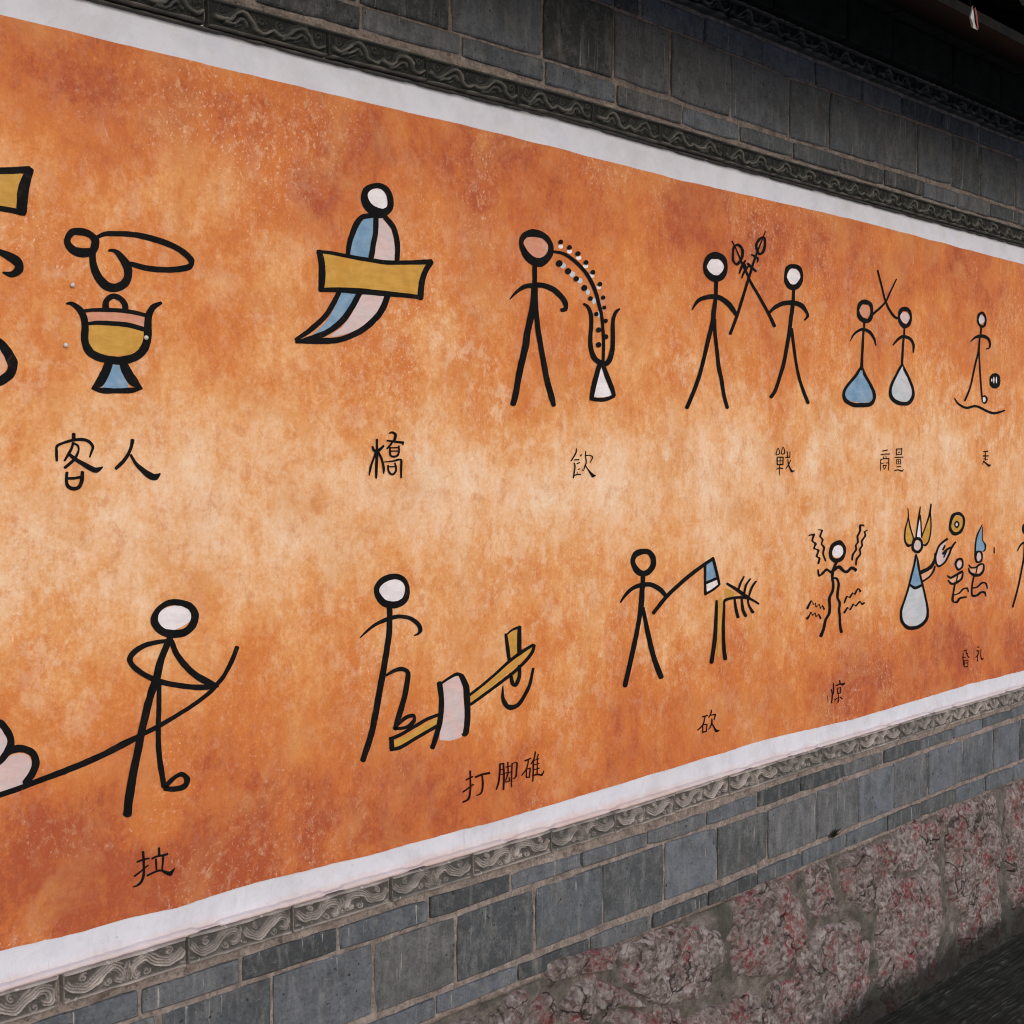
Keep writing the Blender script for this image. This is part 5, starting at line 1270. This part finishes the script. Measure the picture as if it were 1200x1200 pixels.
# ------------------------------------------------------------------ stone plinth
plinth = tag(empty("stone_plinth"), "rough pinkish granite block footing with red stains standing in the canal below the bricks", "stone footing")
mortar_band(-0.55, 0.508, "cement_pointing", M['cement'], 0.002, 0.012, 0.010, plinth)
R = random.Random(5)
STONES = [[[2.507,0.505],[2.633,0.515],[2.795,0.491],[2.911,0.435],[2.939,0.346],[2.874,0.294],[2.742,0.292],[2.617,0.343],[2.524,0.419]],[[2.978,0.458],[3.135,0.486],[3.244,0.485],[3.336,0.412],[3.329,0.313],[3.293,0.247],[3.16,0.24],[2.992,0.307],[2.963,0.386]],[[3.525,0.496],[3.651,0.508],[3.783,0.494],[3.855,0.451],[3.814,0.35],[3.735,0.287],[3.656,0.301],[3.552,0.399]],[[3.786,0.37],[4.041,0.33],[4.16,0.355],[4.203,0.169],[4.181,0.087],[4.142,-0.049],[3.965,-0.077],[3.824,-0.04],[3.757,0.035],[3.763,0.198]],[[4.193,0.508],[4.476,0.514],[4.63,0.469],[4.658,0.276],[4.647,-0.005],[4.564,-0.04],[4.375,-0.025],[4.331,0.122],[4.256,0.275]],[[4.707,0.502],[5.065,0.503],[5.167,0.029],[4.814,0.016],[4.745,0.097],[4.721,0.325]],[[3.853,0.52],[4.036,0.519],[4.156,0.495],[4.184,0.379],[4.07,0.346],[3.868,0.378],[3.784,0.452]],[[3.408,0.33],[3.63,0.286],[3.721,0.209],[3.714,0.048],[3.69,-0.068],[3.414,-0.006],[3.273,0.102],[3.316,0.24]],[[2.742,0.254],[2.933,0.23],[3.055,0.229],[3.14,0.167],[3.163,0.074],[3.016,0.037],[2.743,0.128]],[[2.184,0.467],[2.234,0.472],[2.26,0.413],[2.249,0.336],[2.162,0.344],[2.148,0.428]],[[2.059,0.475],[2.106,0.506],[2.167,0.502],[2.148,0.448],[2.12,0.408],[2.051,0.381],[2.041,0.442]],[[2.284,0.427],[2.339,0.468],[2.407,0.473],[2.414,0.408],[2.386,0.354],[2.293,0.362]],[[1.921,0.49],[1.998,0.488],[2.033,0.464],[2.025,0.39],[1.921,0.386]],[[2.44,0.358],[2.548,0.336],[2.688,0.282],[2.707,0.186],[2.45,0.249]],[[3.334,0.514],[3.476,0.507],[3.493,0.4],[3.553,0.327],[3.384,0.355],[3.349,0.434]],[[2.219,0.551],[2.4,0.534],[2.491,0.524],[2.471,0.466],[2.369,0.484],[2.234,0.498]],[[2.949,0.503],[3.135,0.523],[3.289,0.512],[3.244,0.495],[3.114,0.496],[2.978,0.472]],[[3.161,0.222],[3.28,0.205],[3.3,0.131],[3.252,0.045],[3.185,0.079]],[[2.634,0.325],[2.742,0.276],[2.714,0.218],[2.7,0.155],[2.635,0.198]],[[2.417,0.45],[2.514,0.4],[2.606,0.329],[2.548,0.342],[2.427,0.375]]]
def stone(poly, proud, seed, ns=84, nr=24):
    p = catmull(poly, True, 12)
    cx = sum(a for a, b in p) / len(p); cz = sum(b for a, b in p) / len(p)
    lin = []
    for u, w in zip(poly, poly[1:] + poly[:1]):
        lin += [(u[0] + (w[0] - u[0]) * q / 12, u[1] + (w[1] - u[1]) * q / 12) for q in range(12)]
    p = [((a + 2 * e) / 3, (b + 2 * g) / 3) for (a, b), (e, g) in zip(p, lin)]
    p = [(cx + (a - cx) * 1.07, cz + (b - cz) * 1.07) for a, b in p]
    V = []; m = len(p)
    for r in range(nr + 1):
        t = r / nr
        for q in range(ns):
            a, b = p[int(q * m / ns) % m]
            wob = 1 + 0.10 * n3(a * 11, seed, b * 11) + 0.07 * n3(a * 40, seed, b * 40) * (1 if t > 0.5 else 0)
            x = cx + (a - cx) * t * wob; z = cz + (b - cz) * t * wob
            dome = (1 - t ** 9)
            y = 0.016 - (proud + 0.016) * dome - (0.017 * n3(x, seed, z, 11) + 0.008 * n3(x, seed, z, 24) + 0.009 * n3(x, seed, z, 40) + 0.006 * n3(x, seed, z, 80)) * min(1, dome * 2)
            V.append((x, y, z))
    F = []
    for r in range(nr):
        for q in range(ns):
            a = r * ns + q; b = r * ns + (q + 1) % ns
            F.append((a, a + ns, b + ns, b))
    F = orient(V, F[ns:]) + orient(V, [(0, ns + q, ns + (q + 1) % ns) for q in range(ns)])
    o = obj("stone", V, F, M['stone'], plinth, smooth=True)
    return o
for i, s in enumerate(STONES):
    stone([tuple(q) for q in s], 0.014 + 0.006 * R.random(), i * 3.1)
# blocks beyond what the photograph shows
def filler(x0, x1, z0, z1, seed):
    q = []
    for u, w in ((0, 0), (.5, -.03), (1, 0), (1.03, .5), (1, 1), (.5, 1.03), (0, 1), (-.03, .5)):
        q.append((x0 + (x1 - x0) * u + R.uniform(-.02, .02), z0 + (z1 - z0) * w + R.uniform(-.015, .015)))
    stone(q, 0.016, seed)
x = 5.15
while x < X1 - 0.5:
    w = R.uniform(0.28, 0.5); h = R.uniform(0.2, 0.3)
    filler(x, x + w, 0.02, h, x); filler(x + 0.03, x + w - 0.02, h + 0.04, 0.49, x + 9); x += w + 0.06
x = X0 + 0.1
while x < 1.6:
    w = R.uniform(0.28, 0.45); h = R.uniform(0.2, 0.28)
    filler(x, min(x + w, 1.75), 0.02, h, x); filler(x + 0.03, min(x + w - 0.02, 1.75), h + 0.04, 0.49, x + 9); x += w + 0.06
x = 1.95
while x < 3.2:
    filler(x, x + 0.34, -0.02, 0.14, x + 4); x += 0.4

# ------------------------------------------------------------------ corbelled courses and tiled eave
eave = tag(empty("tiled_eave", (0, 0, 0)), "black tiled eave overhanging the top of the wall on corbelled bricks", "eave")
def flat(z): return [(0, z), (9, z)]
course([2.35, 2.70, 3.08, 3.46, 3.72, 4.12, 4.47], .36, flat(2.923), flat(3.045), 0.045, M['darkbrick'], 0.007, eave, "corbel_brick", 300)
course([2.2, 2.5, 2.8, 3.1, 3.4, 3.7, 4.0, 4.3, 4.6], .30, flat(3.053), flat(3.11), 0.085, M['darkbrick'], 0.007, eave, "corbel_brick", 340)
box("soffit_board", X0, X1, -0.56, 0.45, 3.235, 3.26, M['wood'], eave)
# tilt the soffit: outer edge lower
sb = eave.children[-1]
for vtx in sb.data.vertices:
    if vtx.co.y < 0: vtx.co.z -= 0.22
def tube(x, y0, z0, y1, z1, r, n=10, half=False):
    V, F = [], []
    for (yy, zz) in ((y0, z0), (y1, z1)):
        for q in range(n):
            a = math.tau * q / n if not half else math.pi * q / (n - 1)
            V.append((x + r * math.cos(a), yy, zz + r * math.sin(a)))
    for q in range(n if not half else n - 1):
        F.append((q, (q + 1) % n, n + (q + 1) % n, n + q))
    if not half: F += [tuple(range(n))[::-1], tuple(range(n, 2 * n))]
    return V, F
V, F = tube(0, 0.10, 3.19, -0.53, 2.99, 0.032)
raf = None
x = X0 + 0.15
while x < X1:
    if raf is None: raf = obj("rafter", V, F, M['wood'], eave, smooth=True); raf.location = (x, 0, 0)
    else: inst("rafter", raf.data, eave, (x, 0, 0))
    x += 0.21
# barrel tiles and curved drip tiles at the edge
V, F = tube(0, 0.45, 3.42, -0.60, 3.065, 0.052, 9, True)
V2 = [(a * 0.82, b, c - 0.008) for a, b, c in V]
n = len(V); F2 = [tuple(n + q for q in reversed(f)) for f in F]
rim = [(i, n + i, n + i + 1, i + 1) for i in range(8)] + [(9 + i, 9 + i + 1, n + 9 + i + 1, n + 9 + i) for i in range(8)]
tl = None; dr = None
ang = [math.pi + math.pi * q / 8 for q in range(9)]
DV = [(0.066 * math.cos(a), -0.605, 3.01 + 0.135 * math.sin(a)) for a in ang] + [(0.066 * math.cos(a), -0.590, 3.01 + 0.135 * math.sin(a)) for a in ang]
DF = [tuple(range(9)), tuple(range(9, 18))[::-1]] + [(i + 1, i, 9 + i, 10 + i) for i in range(8)] + [(0, 8, 17, 9)]
TV = [(0.060 * math.cos(a), yy, zz + 0.045 * math.sin(a)) for yy, zz in ((0.45, 3.41), (-0.60, 3.055)) for a in ang]
TV += [(p[0] * 0.9, p[1], p[2] + 0.010) for p in TV]
TF = [(i, i + 1, 10 + i, 9 + i) for i in range(8)] + [(18 + i + 1, 18 + i, 27 + i, 28 + i) for i in range(8)] + [(9 + i, 10 + i, 28 + i, 27 + i) for i in range(8)]
pan = None
x = X0 + 0.08
while x < X1:
    if tl is None:
        tl = obj("barrel_tile", V + V2, F + F2 + rim, M['tile'], eave); tl.location = (x, 0, 0)
        pan = obj("pan_tile", TV, TF, M['tile'], eave); pan.location = (x + 0.085, 0, 0)
        dr = obj("drip_tile", DV, DF, M['tile'], eave); dr.location = (x + 0.085, 0, 0)
    else:
        inst("barrel_tile", tl.data, eave, (x, 0, 0)); inst("pan_tile", pan.data, eave, (x + 0.085, 0, 0)); inst("drip_tile", dr.data, eave, (x + 0.085, 0, 0))
    x += 0.17
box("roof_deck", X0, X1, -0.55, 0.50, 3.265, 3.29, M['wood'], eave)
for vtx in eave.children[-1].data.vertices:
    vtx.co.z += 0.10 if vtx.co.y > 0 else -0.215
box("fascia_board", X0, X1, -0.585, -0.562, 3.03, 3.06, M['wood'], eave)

# small scrap standing in for an unidentified bright mark under the eave
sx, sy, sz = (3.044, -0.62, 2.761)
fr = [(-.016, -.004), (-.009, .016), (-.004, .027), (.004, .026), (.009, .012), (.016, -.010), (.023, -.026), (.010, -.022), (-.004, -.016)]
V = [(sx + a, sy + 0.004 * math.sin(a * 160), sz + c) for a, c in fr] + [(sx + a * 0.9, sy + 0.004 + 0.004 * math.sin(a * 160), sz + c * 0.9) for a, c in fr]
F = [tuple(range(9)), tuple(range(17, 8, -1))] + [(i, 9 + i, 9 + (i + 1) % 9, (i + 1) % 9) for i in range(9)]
spot = tag(obj("bright_spot_stand_in", V, F, M['spot']), "small pale scrap with a red edge, stand-in for a bright mark under the eave", "spot")
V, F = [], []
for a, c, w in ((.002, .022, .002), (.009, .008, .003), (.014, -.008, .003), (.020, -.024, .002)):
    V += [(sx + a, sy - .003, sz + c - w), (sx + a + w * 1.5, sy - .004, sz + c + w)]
obj("red_edge", V, [(0, 2, 3, 1), (2, 4, 5, 3), (4, 6, 7, 5)], M['spotred'], spot)
V, F = tube(sx - .003, sy + .005, sz + .030, sy + .020, sz + .13, 0.0012, 6)
obj("cord", V, F, M['wood'], spot)  # cord added to join the stand-in to the eave

# dark weed rooted in the joint of the lower bricks
rw = random.Random(3)
V, F = [], []
for q in range(26):
    a = rw.uniform(-1.1, 1.1); L = rw.uniform(.018, .040); o_ = len(V); w = rw.uniform(.0025, .0045); out_ = rw.uniform(.008, .03)
    bx, bz = 3.4798 + rw.uniform(-.010, .010), 0.5774 + rw.uniform(-.004, .004)
    tx, tz = bx + math.sin(a) * L, bz + math.cos(a) * L
    mx, mz = (bx + tx) / 2, (bz + tz) / 2 + .003
    V += [(bx, -.008, bz), (mx - w, -.008 - out_ * .6, mz), (mx + w, -.009 - out_ * .6, mz), (tx, -.008 - out_, tz)]
    F += [(o_, o_ + 2, o_ + 1), (o_ + 1, o_ + 2, o_ + 3)]
tag(obj("weed_tuft", V, F, plain("dark_leaf", (0.012, 0.018, 0.010), (0.035, 0.045, 0.024), 60)), "small dark weed tuft growing from the joint of the lower grey bricks", "weed")
